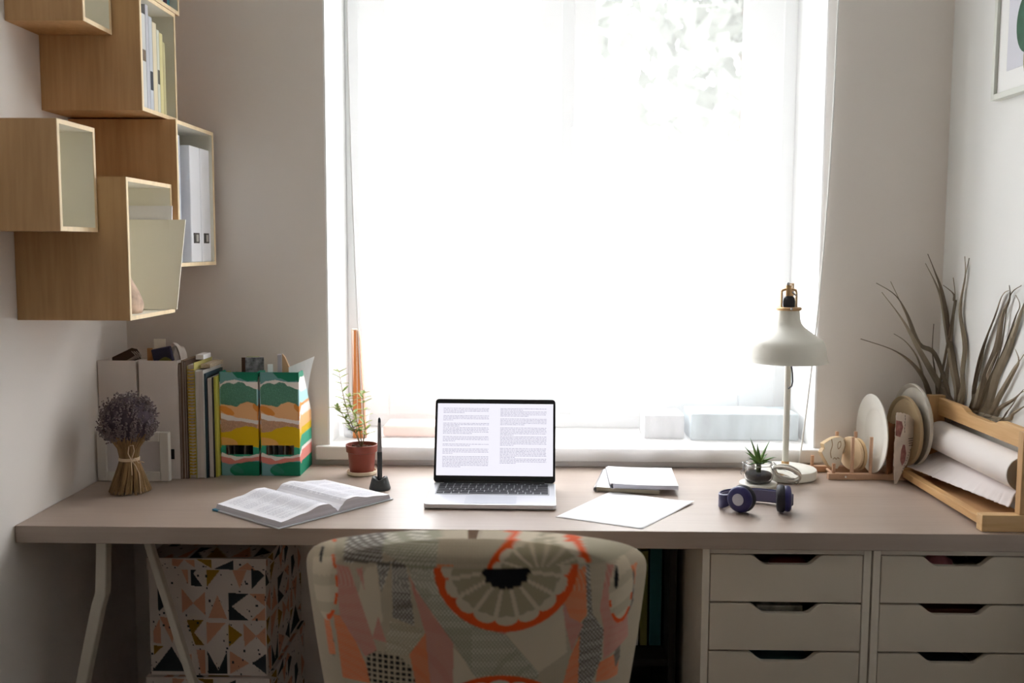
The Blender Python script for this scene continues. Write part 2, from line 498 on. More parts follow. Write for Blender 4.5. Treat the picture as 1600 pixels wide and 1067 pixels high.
flatbar(b, [q1 + dq * (q1.z - .704), q1 + dq * (q1.z - .4), q1 + dq * (q1.z - .002)], .0165, .024)
obj('leg', b, M['legwhite'], t, bevel=.003)
obj('top_rail', prism(B(), [(-.965, 2.13), (-.925, 2.13), (-.85, 2.26), (-.92, 2.26)], 'z', .700, .7115), M['legwhite'], t, bevel=.002)

# drawer units
def drawer_unit(x0, label):
    t = thing('drawer_unit', label, 'drawer unit', (x0 + .18, 2.37, 0), 'drawer units under the desk')
    w = .359; y0, y1 = 2.082, 2.66; H = .711
    b = B()
    box(b, (x0, y0, 0.05), (x0 + .016, y1, H)); box(b, (x0 + w - .016, y0, 0.05), (x0 + w, y1, H))
    box(b, (x0 + .016, y0, H - .012), (x0 + w - .016, y1, H)); box(b, (x0 + .016, y0 + .01, .03), (x0 + w - .016, y1, .045))
    box(b, (x0 + .016, y1 - .006, .05), (x0 + w - .016, y1, H - .012))
    box(b, (x0, y0 + .03, 0), (x0 + .016, y1, .05)); box(b, (x0 + w - .016, y0 + .03, 0), (x0 + w, y1, .05))
    obj('carcass', b, M['drawer_edge'], t, bevel=.001)
    z = H - .0145; xa = x0 + .0178; xb = x0 + w - .0178; xc = x0 + .179
    for k in range(6):
        zt = z; zb = z - .1055 + .002
        c = []
        for q in range(9):
            s = q / 8; c.append((xc - .079 + .036 * s, zt - .021 * (s * s * (3 - 2 * s))))
        for q in range(9):
            s = q / 8; c.append((xc + .043 + .036 * s, zt - .021 * (1 - s * s * (3 - 2 * s))))
        poly = [(xa, zt)] + c + [(xb, zt), (xb, zb), (xa, zb)]
        b = prism(B(), poly, 'y', y0 + .001, y0 + .016)
        d = obj('drawer', b, M['drawer'], t, bevel=.0012)
        b = B()
        box(b, (xa + .008, y0 + .016, zb + .008), (xa + .016, y1 - .03, zt - .03)); box(b, (xb - .016, y0 + .016, zb + .008), (xb - .008, y1 - .03, zt - .03))
        box(b, (xa + .016, y0 + .016, zb + .008), (xb - .016, y1 - .03, zb + .012)); box(b, (xa + .016, y1 - .036, zb + .012), (xb - .016, y1 - .03, zt - .03))
        obj('drawer_box', b, M['drawer'], d)
        z -= .1075
    return t
drawer_unit(.373, 'white six-drawer unit under the desk just right of the chair')
drawer_unit(.736, 'white six-drawer unit against the right wall under the desk')
# things showing through the grip cutouts
def blob(name, label, cat, c, r, s3, m, sub=2):
    b = B(); ball(b, (0, 0, 0), r, sub, s3)
    for v in b.verts: v.co += V((random.uniform(-1, 1), random.uniform(-1, 1), random.uniform(-1, 1))) * r * .10
    bmesh.ops.translate(b, verts=b.verts[:], vec=V(c))
    return tag(obj(name, b, m, smooth=True, loc=c), label, cat)
blob('folded_cloth', 'small red cloth glimpsed inside the top drawer of the left drawer unit', 'cloth', (.575, 2.16, .655), .03, (1.5, 1.2, .6), mat('red_cloth', srgb(150, 60, 50), .9))
blob('wool_ball', 'pink ball of wool glimpsed inside the top drawer of the right drawer unit', 'wool', (.90, 2.15, .66), .03, (1.1, 1.1, .75), mat('pink_wool', srgb(200, 130, 135), .9))
tag(obj('paper_stack', box(B(), (.50, 2.12, .515), (.60, 2.3, .572)), mat('grey_print', srgb(190, 188, 178), .8, noise=(40, .5, (1, 1, 1))), loc=(.55, 2.2, .515), bevel=.002), 'printed grey papers glimpsed inside the second drawer of the left unit', 'paper')
tag(obj('notebook', box(B(), (.84, 2.12, .515), (1.0, 2.3, .568)), mat('rust_cover', srgb(110, 62, 46), .7), loc=(.9, 2.2, .515), bevel=.002), 'rust brown notebook glimpsed inside the second drawer of the right unit', 'notebook')
blob('plastic_bag', 'teal plastic bag glimpsed inside the third drawer of the left unit', 'bag', (.56, 2.18, .435), .045, (1.5, 1.2, .55), mat('teal_plastic', srgb(84, 124, 128), .3))
blob('fabric_bundle', 'dark navy fabric glimpsed inside the third drawer of the right unit', 'cloth', (.92, 2.18, .432), .045, (1.5, 1.2, .55), mat('navy_cloth', srgb(36, 44, 56), .9))

# patterned boxes
WHT, DRK, MUS, PCH = srgb(212, 200, 192), srgb(52, 58, 62), srgb(150, 116, 30), srgb(204, 152, 124)
TRI = [(DRK, [(910, 220), (975, 220), (925, 280), (970, 338), (910, 335)]), (DRK, [(1215, 235), (1280, 285), (1213, 350)]), (DRK, [(742, 348), (785, 350), (805, 400), (745, 455)]),
 (DRK, [(1098, 365), (1197, 370), (1112, 428), (1197, 490), (1098, 490)]), (DRK, [(805, 612), (875, 725), (705, 725)]), (DRK, [(985, 630), (1038, 720), (1083, 632), (1085, 735), (988, 735)]),
 (DRK, [(1280, 640), (1210, 685), (1280, 735)]), (DRK, [(1125, 155), (1125, 212), (1028, 208)]), (MUS, [(990, 222), (1092, 225), (990, 340)]), (MUS, [(885, 488), (970, 490), (920, 548), (970, 603), (925, 603)]),
 (MUS, [(1093, 508), (1163, 555), (1093, 613)]), (MUS, [(716, 608), (765, 610), (716, 650)]), (MUS, [(945, 150), (1018, 152), (1018, 205)]), (PCH, [(845, 222), (895, 222), (898, 330)]),
 (PCH, [(785, 220), (832, 220), (805, 265)]), (PCH, [(1105, 228), (1203, 235), (1155, 345)]), (PCH, [(862, 345), (920, 412), (980, 362), (980, 470), (920, 415), (862, 460)]), (PCH, [(1042, 375), (1088, 482), (995, 480)]),
 (PCH, [(1205, 370), (1280, 370), (1280, 425)]), (PCH, [(1210, 488), (1280, 430), (1280, 490)]), (PCH, [(750, 478), (840, 480), (810, 595)]), (PCH, [(985, 500), (1080, 502), (985, 600)]),
 (PCH, [(1170, 505), (1232, 560), (1280, 520), (1280, 610), (1232, 562), (1172, 612)]), (PCH, [(716, 540), (750, 485), (755, 600), (716, 595)]), (PCH, [(1098, 630), (1195, 685), (1098, 735)]), (PCH, [(850, 655), (905, 645), (905, 680)]),
 (PCH, [(930, 625), (975, 625), (975, 735), (950, 735)]), (PCH, [(825, 150), (885, 152), (855, 195), (825, 190)]), (PCH, [(885, 155), (935, 155), (935, 200)]), (PCH, [(1195, 168), (1235, 215), (1140, 212)])]
TRIB = [(c, p, min(q[0] for q in p), max(q[0] for q in p), min(q[1] for q in p), max(q[1] for q in p)) for c, p in TRI]
rs = random.Random(4)
SPK = [(rs.uniform(700, 1290), rs.uniform(140, 745), rs.uniform(2, 5.5)) for _ in range(110)]
def tri_col(a, bb):
    for x, y, r in SPK:
        if abs(a - x) < r and abs(bb - y) < r: return DRK
    for c, p, x0, x1, y0, y1 in TRIB:
        if x0 <= a <= x1 and y0 <= bb <= y1 and inpoly(a, bb, p): return c
    return WHT
M['trip'] = mat('triangle_print', (1, 1, 1), .8, vcol=True, spec=.2)
def pattern_box(x0, x1, y0, y1, z0, z1, label, band):
    t = thing('storage_box', label, 'storage box', ((x0 + x1) / 2, (y0 + y1) / 2, z0), 'patterned storage boxes under the desk')
    def shell(nm, x0, x1, y0, y1, z0, z1, b0, b1, n, m, top):
        b = B()
        cf = lambda o: (lambda u, v: tri_col(700 + 585 * ((u + o) % 1.0001), b0 + (b1 - b0) * v))
        grid(b, lambda u, v: V((x0 + (x1 - x0) * u, y0, z1 + (z0 - z1) * v)), n, m, cf(0))
        grid(b, lambda u, v: V((x1, y0 + (y1 - y0) * u, z1 + (z0 - z1) * v)), n, m, cf(.37))
        grid(b, lambda u, v: V((x0, y1 + (y0 - y1) * u, z1 + (z0 - z1) * v)), 60, max(10, m // 2), cf(.6))
        grid(b, lambda u, v: V((x1 + (x0 - x1) * u, y1, z1 + (z0 - z1) * v)), 60, max(10, m // 2), cf(.2))
        if top: grid(b, lambda u, v: V((x0 + (x1 - x0) * u, y0 + (y1 - y0) * v, z1)), 80, 80, lambda u, v: tri_col(700 + 585 * u, 215 + 520 * v))
        return obj(nm, b, M['trip'], t)
    shell('box_body', x0, x1, y0, y1, z0, z1 - .003, 215, 742, 170, 170, False)
    shell('lid', x0 - .003, x1 + .003, y0 - .003, y1 + .003, z1 - band, z1, 145, 214, 170, 24, True)
pattern_box(-.907, -.626, 2.30, 2.66, .318, .608, 'triangle-patterned cardboard box, upper of the stack under the desk', .028)
pattern_box(-.915, -.622, 2.295, 2.665, .001, .315, 'triangle-patterned cardboard box, lower of the stack under the desk', .03)

# dark shelf behind the chair
t = thing('shelf_unit', 'dark open shelf unit in the shadow under the desk behind the chair', 'shelf unit', (.18, 2.5, 0))
b = B()
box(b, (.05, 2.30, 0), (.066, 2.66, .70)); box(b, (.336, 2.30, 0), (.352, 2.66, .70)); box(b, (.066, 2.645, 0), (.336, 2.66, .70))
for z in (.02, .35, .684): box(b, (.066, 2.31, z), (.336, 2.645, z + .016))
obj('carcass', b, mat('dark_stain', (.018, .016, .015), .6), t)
for nm, x, w, h, c, lab in (('binder', .300, .030, .25, srgb(30, 90, 96), 'teal binder in the dark shelf behind the chair'), ('folder', .278, .018, .24, srgb(120, 120, 60), 'yellow-green folder in the dark shelf behind the chair'),
                            ('folder', .254, .02, .23, srgb(180, 180, 180), 'pale grey folder in the dark shelf behind the chair')):
    tag(obj(nm, box(B(), (x, 2.39, .3665), (x + w, 2.62, .3665 + h)), mat(nm + '_col', c, .7), loc=(x, 2.5, .3665), bevel=.002), lab, nm)

# ------------------------------------------------------------------ wall cubes (open towards the room)
def cube_shelf(x1, y0, y1, z0, z1, label, x0=XL):
    t = thing('wall_cube_shelf', label, 'shelf', (x0, (y0 + y1) / 2, z0), 'wooden cube shelves on the left wall')
    T = .009; x0 = x0 + .0005
    b = B()
    box(b, (x0, y0, z0), (x1, y0 + T - .002, z1)); box(b, (x0, y1 - T + .002, z0), (x1, y1, z1))
    box(b, (x0, y0 + T - .002, z0), (x1, y1 - T + .002, z0 + T - .002)); box(b, (x0, y0 + T - .002, z1 - T + .002), (x1, y1 - T + .002, z1))
    box(b, (x0, y0 + T - .002, z0 + T - .002), (x0 + .006, y1 - T + .002, z1 - T + .002))
    obj('outer_shell', b, M['cube'], t)
    b = B(); a = T - .002; c = T
    box(b, (x0 + .006, y0 + a, z0 + a), (x1, y0 + c, z1 - a)); box(b, (x0 + .006, y1 - c, z0 + a), (x1, y1 - a, z1 - a))
    box(b, (x0 + .006, y0 + c, z0 + a), (x1, y1 - c, z0 + c)); box(b, (x0 + .006, y0 + c, z1 - c), (x1, y1 - c, z1 - a))
    box(b, (x0 + .006, y0 + c, z0 + c), (x0 + .008, y1 - c, z1 - c))
    obj('inner_lining', b, M['cube_in'], t)
    b = B(); e = .0015
    box(b, (x1, y0, z0), (x1 + e, y0 + T, z1)); box(b, (x1, y1 - T, z0), (x1 + e, y1, z1))
    box(b, (x1, y0 + T, z0), (x1 + e, y1 - T, z0 + T)); box(b, (x1, y0 + T, z1 - T), (x1 + e, y1 - T, z1))
    obj('edge_strip', b, M['cube_edge'], t)
    return t
cube_shelf(-.938, 2.121, 2.264, 1.817, 2.035, 'small empty wooden cube shelf at the top left edge of the photo')
cube_shelf(-.875, 2.266, 2.491, 1.652, 1.914, 'wooden cube shelf full of pale magazines and thin books')
cube_shelf(-.922, 1.950, 2.119, 1.377, 1.595, 'empty wooden cube shelf sticking out nearest the camera')
cube_shelf(-.859, 2.1205, 2.391, 1.188, 1.494, 'lowest wooden cube shelf holding white boards and a stone')
cube_shelf(-.845, 2.393, 2.672, 1.298, 1.648, 'wooden cube shelf nearest the window holding two white binders')
cube_shelf(-.875, 2.30, 2.523, 1.916, 2.16, 'topmost wooden cube shelf, above the magazines, holding colourful books')

# books in the magazine cube (spines facing the room)
def upright(name, x1, depth, y0, th, z0, h, c, label, cat, group=None, lean=0, patch=None, rough=.7):
    m = mat(name + '_cover', c, rough)
    b = B(); box(b, (x1 - depth, y0, z0), (x1, y0 + th, z0 + h))
    t = thing(name, label, cat, (x1 - depth / 2, y0 + th / 2, z0), group)
    obj('cover', b, m, t, bevel=min(.001, th * .2))
    pm = M['pagedge']
    obj('pages', box(B(), (x1 - depth - .0002, y0 + th * .15, z0 + .001), (x1 - .004, y0 + th * .85, z0 + h + .0004)), pm, t)
    if patch:
        zz0, zz1, pc = patch
        obj('spine_label', box(B(), (x1, y0 + th * .12, z0 + h * zz0), (x1 + .0004, y0 + th * .88, z0 + h * zz1)), mat('spine_print', pc, .7), t)
    return t
G = 'books and magazines in the magazine cube shelf'
y = 2.2765; zb = 1.661
for th, h, d, c, pt, lab in ((.009, .232, .205, srgb(30, 40, 52), None, 'dark navy magazine at the near end of the cube shelf row'),
    (.016, .212, .200, srgb(206, 206, 202), (.50, .62, srgb(120, 100, 80)), 'off-white book with a brown spine mark beside the navy magazine'),
    (.012, .236, .195, srgb(190, 190, 196), None, 'tallest pale lilac-grey magazine in the cube shelf row'),
    (.014, .214, .200, srgb(196, 200, 206), (.22, .42, srgb(40, 44, 56)), 'pale blue-grey book with a dark block low on its spine'),
    (.017, .206, .203, srgb(222, 210, 180), None, 'cream book in the middle of the cube shelf row'),
    (.011, .194, .198, srgb(212, 212, 196), (.35, .52, srgb(90, 84, 70)), 'light book with small dark lettering on its spine'),
    (.014, .190, .202, srgb(216, 206, 150), None, 'pale yellow book in the cube shelf row'),
    (.010, .172, .195, srgb(196, 186, 140), None, 'thin olive-cream booklet at the far end of the cube shelf row')):
    th *= 1.46
    upright('book', -.880, d, y, th, zb, h, c, lab, 'book', G, patch=pt); y += th + .0012
G = 'colourful books in the topmost cube shelf'
y = 2.40
for th, c, lab in ((.020, srgb(120, 150, 160), 'blue-grey book at the near end of the topmost cube shelf'), (.018, srgb(28, 92, 104), 'teal book in the topmost cube shelf'), (.013, srgb(214, 214, 210), 'white book between teal and purple books in the topmost cube shelf'),
    (.026, srgb(74, 34, 58), 'deep purple book in the topmost cube shelf'), (.017, srgb(70, 130, 136), 'light teal book at the far end of the topmost cube shelf')):
    upright('book', -.888, .15, y, th, 1.925, .19, c, lab, 'book', G); y += th + .0012
# binders in the cube near the window
def binder(y0, th, label):
    z0, x1, h, d = 1.3072, -.853, .292, .225
    t = thing('binder', label, 'binder', (x1 - d / 2, y0 + th / 2, z0), 'white binders in the cube shelf')
    wm = M['bindw']
    b = B(); box(b, (x1 - d, y0, z0), (x1, y0 + .003, z0 + h)); box(b, (x1 - d, y0 + th - .003, z0), (x1, y0 + th, z0 + h)); box(b, (x1 - .003, y0 + .003, z0), (x1, y0 + th - .003, z0 + h))
    obj('cover', b, wm, t, bevel=.0015)
    obj('papers', box(B(), (x1 - d + .01, y0 + .008, z0 + .003), (x1 - .012, y0 + th - .01, z0 + h - .02)), M['page'], t)
    cy = y0 + th / 2
    obj('label_window', box(B(), (x1, cy - th * .27, z0 + .048), (x1 + .001, cy + th * .27, z0 + .074)), mat('label_dark', srgb(70, 64, 62), .5), t)
    obj('label_card', box(B(), (x1 + .001, cy - th * .06, z0 + .052), (x1 + .0015, cy + th * .16, z0 + .070)), mat('label_pale', srgb(190, 186, 180), .6), t)
M['bindw'] = mat('binder_white', srgb(246, 247, 252), .5)
binder(2.508, .078, 'white binder nearer the camera in the cube shelf by the window')
binder(2.588, .074, 'white binder nearer the window in the cube shelf')
upright('folder', -.862, .21, 2.404, .006, 1.3072, .284, srgb(60, 110, 160), 'blue folder standing left of the white binders', 'folder')
tag(obj('paper_sheets', box(B(), (-1.06, 2.418, 1.3072), (-.868, 2.484, 1.620)), mat('paper_grey', srgb(208, 212, 222), .8), loc=(-.96, 2.45, 1.307), bevel=.001), 'tall sheaf of white papers left of the binders in the cube shelf', 'paper')
t = thing('wooden_box', 'small brown wooden box lying on top of the binder cube shelf', 'box', (-.93, 2.55, 1.649))
obj('box_body', box(B(), (-.965, 2.47, 1.6485), (-.90, 2.56, 1.664)), mat('brown_wood', srgb(140, 100, 62), .6), t, bevel=.001)
obj('lid', box(B(), (-.967, 2.468, 1.664), (-.898, 2.562, 1.668)), mat('brown_wood_lid', srgb(128, 90, 54), .6), t, bevel=.001)
# lowest cube: boards and stone
M['board'] = mat('board_white', srgb(244, 240, 226), .7)
M['board2'] = mat('board_grey', srgb(232, 230, 232), .7)
def board(xa, ya, xb, yb, z0, h, leanx, m, label, cat='board'):
    b = B(); T = .0035
    # upright sheet whose long bottom edge runs from (xa,ya) to (xb,yb)
    d = V((xb - xa, yb - ya, 0)).normalized(); n = V((d.y, -d.x, 0))
    P0 = V((xa, ya, z0)); P1 = V((xb, yb, z0)); up = V((leanx, 0.012, h))
    vs = [b.verts.new(p) for p in (P0, P1, P1 + up, P0 + up * 1.0)]
    vs2 = [b.verts.new(v.co + n * T) for v in vs]
    b.faces.new(vs); b.faces.new(vs2[::-1])
    for k in range(4): b.faces.new((vs[k], vs[(k + 1) % 4], vs2[(k + 1) % 4], vs2[k]))
    return tag(obj('drawing_board', b, m, loc=(xa, ya, z0)), label, cat)
board(-1.06, 2.352, -.838, 2.352, 1.198, .212, .022, M['board'], 'large white board leaning out of the lowest cube shelf')
board(-1.04, 2.364, -.857, 2.364, 1.198, .245, .006, M['board2'], 'greyish white sheet standing behind the large white board')
b = B(); ball(b, (0, 0, 0), .045, 3, (1.0, 1.35, 1.15))
for v in b.verts:
    k = (v.co.z / .052 + 1) / 2
    v.co.x *= 1 - .75 * k; v.co.y *= 1 - .7 * k; v.co += V((random.uniform(-1, 1), random.uniform(-1, 1), 0)) * .0012
    v.co.z = max(v.co.z, -.035)
bmesh.ops.translate(b, verts=b.verts[:], vec=V((-.905, 2.225, 1.232)))
tag(obj('stone', b, mat('pink_stone', srgb(206, 178, 156), .8, noise=(40, .35, (1, 1, 1)), bump=(60, .5)), smooth=True, loc=(-.905, 2.225, 1.2)), 'pale pinkish stone standing in the lowest cube shelf', 'stone')
tag(obj('wood_knob', tube(B(), [(-1.00, 1.966, 1.3865), (-1.00, 1.966, 1.415)], [.008, .006], 14), mat('knob_dark', srgb(70, 58, 48), .6), smooth='auto', loc=(-1, 1.966, 1.3865)), 'small dark knob standing in the near corner of the empty cube shelf', 'knob')

# ------------------------------------------------------------------ magazine files and books on the left of the desk
def file_box(name, label, x0, x1, y0, y1, z0, h, m, colf, slot, group, nu=90, nv=230, cut=.62, low=.45):
    """upright file: tall closed end towards the room, open sloping top towards the wall"""
    t = thing(name, label, 'magazine file', ((x0 + x1) / 2, (y0 + y1) / 2, z0), group)
    dep = y1 - y0
    def ztop(s):
        return h if s < cut * .55 else h - (h * low) * min(1, (s - cut * .55) / (1 - cut * .55)) ** 1.0
    cf = (lambda o: (lambda u, v: colf(o + u, v))) if colf else (lambda o: None)
    b = B()
    sk = None
    if slot: sk = lambda u, v: slot[0] < u < slot[1] and slot[2] < v < slot[3]
    grid(b, lambda u, v: V((x0 + (x1 - x0) * u, y0, z0 + h * (1 - v))), nu, nv, cf(0), sk)
    obj('front_panel', b, m, t, solid=.002, offset=-1 if False else 1)
    ns = 40
    for nm, X, sg in (('side_panel', x1, 1), ('side_panel', x0, -1)):
        b = B()
        if colf: cc = (lambda u, v: colf(1 + u * dep / (x1 - x0) if sg > 0 else 1 + u, 1 - (1 - v) * ztop(u) / h))
        else: cc = None
        grid(b, lambda u, v: V((X, y0 + .0005 + dep * u, z0 + ztop(u) * (1 - v))), ns, nv, cc)
        obj(nm, b, m, t, solid=.002, offset=-1 if sg > 0 else 1)
    b = B()
    box(b, (x0 + .002, y0 + .002, z0), (x1 - .002, y1, z0 + .002)); box(b, (x0 + .002, y1 - .002, z0 + .002), (x1 - .002, y1, z0 + h * (1 - low) - .002))
    obj('back_and_base', b, M['white'] if colf else m, t)
    return t
M['filewhite'] = mat('file_card', srgb(222, 214, 208), .75, bump=(300, .08))
file_box('magazine_file', 'white magazine file in the corner against the left wall', -1.099, -1.005, 2.503, 2.69, TOP + .0005, .306, M['filewhite'], None, None, 'white magazine files', 2, 2)
wf = file_box('magazine_file', 'white magazine file beside the row of notebooks, dark finger hole low down', -.994, -.898, 2.503, 2.69, TOP + .0005, .306, M['filewhite'], None, None, 'white magazine files', 2, 2)
b = B(); box(b, (-.922, 2.4998, .803), (-.909, 2.5008, .829))
obj('finger_hole', b, M['blackmat'], wf)

def band(pts): return lambda u: interp(pts, u)
def Q(lst): return band([((x - 420) / 355, (y - 75) / 950) for x, y in lst])
b1 = Q([(420, 185), (480, 155), (560, 145), (640, 158), (700, 165), (775, 163), (830, 120), (900, 130)])
b2 = Q([(420, 212), (450, 185), (500, 170), (550, 183), (600, 165), (640, 170), (680, 200), (775, 230), (820, 245), (865, 262)])
b3 = Q([(420, 368), (520, 380), (575, 392), (620, 362), (680, 345), (740, 358), (775, 382), (830, 350), (870, 365)])
b4 = Q([(420, 450), (500, 470), (600, 495), (775, 515), (800, 440), (870, 390)])
b5 = Q([(420, 500), (500, 520), (600, 522), (700, 538), (775, 552), (810, 500), (850, 460), (870, 480)])
b6 = Q([(420, 628), (500, 620), (580, 585), (660, 570), (740, 575), (775, 590), (830, 640), (870, 590)])
b7 = Q([(420, 745), (600, 748), (730, 758), (775, 765), (810, 700), (850, 670), (870, 660)])
b8 = Q([(420, 812), (500, 838), (580, 850), (680, 845), (775, 825), (820, 800), (870, 770)])
b9 = Q([(420, 850), (500, 862), (550, 885), (650, 862), (700, 862), (775, 850), (830, 830), (870, 800)])
b10 = Q([(420, 905), (500, 920), (580, 912), (700, 895), (775, 885), (830, 920), (870, 900)])
bt = Q([(420, 60), (520, 70), (600, 130), (690, 158), (775, 152), (850, 110)])
CW, TG, GR, SG = srgb(236, 228, 222), srgb(110, 160, 160), srgb(24, 120, 92), srgb(88, 140, 118)
PE, OR, TN, YE, PK, DG, LB = srgb(236, 182, 128), srgb(226, 146, 66), srgb(186, 146, 116), srgb(214, 176, 10), srgb(224, 138, 128), srgb(20, 124, 94), srgb(120, 168, 172)
def ell(x, y, cx, cy, rx, ry, rot=0):
    dx, dy = x - cx, y - cy; c, s = cos(rot), sin(rot)
    return ((dx * c + dy * s) / rx) ** 2 + ((-dx * s + dy * c) / ry) ** 2 < 1
rp = random.Random(9)
SPN = [[rp.random() for _ in range(128)] for _ in range(128)]
def wavecol(u, v):
    x = 420 + 355 * u; y = 75 + 950 * v
    n = SPN[int(u * 88) % 128][int(v * 235) % 128]
    if v < b1(u): return GR if v < bt(u) else (TG if u < 1 else GR)
    if v < b2(u): return CW
    if v < b3(u):
        return tuple(a * (1.35 if n > .8 else .9) for a in SG) if u < 1.0 else srgb(170, 212, 216)
    if v < b4(u):
        if ell(x, y, 480, 428, 78, 32, .45) or ell(x, y, 790, 400, 62, 40, .5): return OR
        return PE if u < 1 else OR
    if v < b5(u): return CW
    if v < b6(u): return tuple(a * (1.3 if n > .75 else .95) for a in TN) if u < 1 else PE
    if v < b7(u):
        if ell(x, y, 430, 735, 150, 62): return srgb(226, 172, 92)
        return YE
    if v < b8(u): return srgb(56, 160, 128)
    if v < b9(u): return CW
    if v < b10(u): return PK
    if ell(x, y, 720, 975, 222, 82, .0) or u > 1: return DG if not ell(x, y, 560, 960, 80, 30, .5) else srgb(50, 130, 110)
    return LB
M['wave'] = mat('wave_print', (1, 1, 1), .6, vcol=True, spec=.3)
FB = ony(400, 582, 2.545).z - TOP
SLOT = (.125, .865, .703, .795)
fa = file_box('magazine_file', 'colourful landscape-patterned magazine file next to the yellow notebook', -.802, -.7065, 2.548, 2.69, TOP + .0005, FB, M['wave'], wavecol, SLOT, 'landscape-patterned magazine files')
fb = file_box('magazine_file', 'colourful landscape-patterned magazine file nearest the window, lit side showing', -.697, -.599, 2.548, 2.69, TOP + .0005, FB, M['wave'], wavecol, SLOT, 'landscape-patterned magazine files')

def sheet(name, c, w, d, h, rot, m, label, cat, tilt=0, bev=.0006):
    """thin upright sheet standing at base centre c; w along x, d thickness"""
    mt = Matrix.Translation(V(c)) @ Matrix.Rotation(rot, 4, 'Z') @ Matrix.Rotation(tilt, 4, 'Y')
    return tag(obj(name, box(B(), (-w / 2, -d / 2, 0), (w / 2, d / 2, h), mt), m, loc=c), label, cat)
# contents of the patterned files
ph = mat('magazine_print', srgb(150, 150, 155), .4, noise=(70, .9, (1, 1, 1)))
sheet('magazine', (-.752, 2.60, TOP + .003), .082, .012, .262, 0, mat('mag_dark', srgb(36, 34, 36), .5), 'black booklet inside the left patterned file', 'booklet', .06)
sheet('magazine', (-.732, 2.625, TOP + .003), .048, .006, .300, .25, ph, 'glossy magazine with printed cover sticking out of the left patterned file', 'magazine')
sheet('booklet', (-.756, 2.641, TOP + .003), .030, .006, .298, .2, mat('booklet_brown', srgb(84, 54, 40), .6), 'dark brown booklet edge sticking out of the left patterned file', 'booklet')
sheet('card', (-.744, 2.654, TOP + .003), .034, .003, .300, .2, mat('card_lime', srgb(206, 208, 170), .7), 'pale green card sticking out of the left patterned file', 'card')
sheet('note_card', (-.684, 2.60, TOP + .003), .014, .003, .285, .3, M['white'], 'narrow white card sticking out of the right patterned file', 'card')
sheet('booklet', (-.665, 2.625, TOP + .003), .010, .02, .308, .2, mat('booklet_lilac', srgb(186, 176, 184), .7), 'grey-lilac booklet edge sticking out of the right patterned file', 'booklet')
b = prism(B(), [(-.661, TOP + .003), (-.640, TOP + .003), (-.640, TOP + .275), (-.652, TOP + .304), (-.659, TOP + .312)], 'y', 2.628, 2.636)
tag(obj('envelope', b, mat('kraft', srgb(206, 168, 128), .8), loc=(-.65, 2.632, TOP + .003)), 'tan kraft envelope sticking out of the right patterned file', 'envelope')
b = B()
grid(b, lambda u, v: V((-.640 + (.037 + .026 * (1 - v) ** 3) * u, 2.62 + .030 * u, TOP + .06 + (.218 + .026 * u) * (1 - v))), 6, 10)
tag(obj('paper_sheet', b, M['white'], loc=(-.60, 2.62, TOP + .005), solid=.0012), 'white sheet of paper flaring out of the right patterned file', 'paper')
for x0 in (-.79, -.685):
    for k in range(6):
        cc = [srgb(120, 110, 100), srgb(60, 55, 52), srgb(160, 150, 140)][k % 3]
        if k in (2, 4): continue
        sheet('magazine', (x0 + .012 * k + .008, 2.57 if k < 5 else 2.575, TOP + .003), .0035, .035, .20, 0, mat('mag_in', cc, .7), '%s magazine glimpsed through the slot of the %s patterned file' % (['grey-brown', 'dark', '', 'second grey-brown', '', 'rightmost pale'][k], 'left' if x0 < -.7 else 'right'), 'magazine', [-.05, .0, 0, .06, 0, .09][k])

# contents of the white files
zt = TOP + .003
b = B()
prism(b, [(-1.075, zt), (-1.02, zt), (-1.012, TOP + .315), (-1.022, TOP + .330), (-1.036, TOP + .333), (-1.088, TOP + .308)], 'y', 2.56, 2.566)
tag(obj('fabric_pouch', b, mat('pouch_brown', srgb(74, 58, 46), .8), loc=(-1.05, 2.563, zt), bevel=.002), 'dark brown curved pouch poking out of the corner white file', 'pouch')
b = B()
for k in range(3): tube(b, [(-1.034 + .006 * k, 2.556, TOP + .325), (-1.026 + .006 * k, 2.5555, TOP + .318), (-1.020 + .006 * k, 2.556, TOP + .305)], .0008, 6)
tag(obj('cable_loop', b, mat('pale_cord', srgb(190, 180, 168), .6), loc=(-1.03, 2.556, TOP + .31)), 'thin pale cord loops lying over the brown pouch', 'cord')
tag(obj('paper_roll', tube(B(), [(-1.045, 2.545, TOP + .296), (-1.005, 2.54, TOP + .318)], .0045, 12), mat('roll_grey', srgb(140, 130, 122), .8), smooth='auto', loc=(-1.03, 2.54, TOP + .3)), 'small grey rolled paper lying on the corner white file', 'paper roll')
sheet('envelope', (-.987, 2.56, zt), .014, .004, .330, .4, mat('kraft_dark', srgb(190, 140, 92), .8), 'brown kraft envelope edge poking out of the right white file', 'envelope')
sheet('note_card', (-.968, 2.58, zt), .030, .002, .352, 0, mat('card_cream', srgb(250, 246, 232), .8), 'cream card standing tallest in the right white file', 'card', 0.0)
b = B(); box(b, (-.026, -.006, -.02), (.026, .006, .02), Matrix.Translation((-.950, 2.55, TOP + .316)) @ Matrix.Rotation(radians(-12), 4, 'Y'))
tag(obj('fabric_case', b, mat('indigo', srgb(58, 56, 80), .8), loc=(-.95, 2.55, TOP + .296), bevel=.003), 'dark indigo fabric case wedged in the top of the right white file', 'case')
b = B(); grid(b, lambda u, v: V((-.955 + .036 * u, 2.53 + .004 * sin(3 * u), TOP + .303 + .010 * sin(pi * u) * (1 - v) - .008 * v)), 8, 4)
tag(obj('leaf_scrap', b, mat('olive_scrap', srgb(128, 124, 66), .8), loc=(-.94, 2.53, TOP + .3), solid=.001), 'olive green paper scrap curling out of the right white file', 'paper')
b = B()
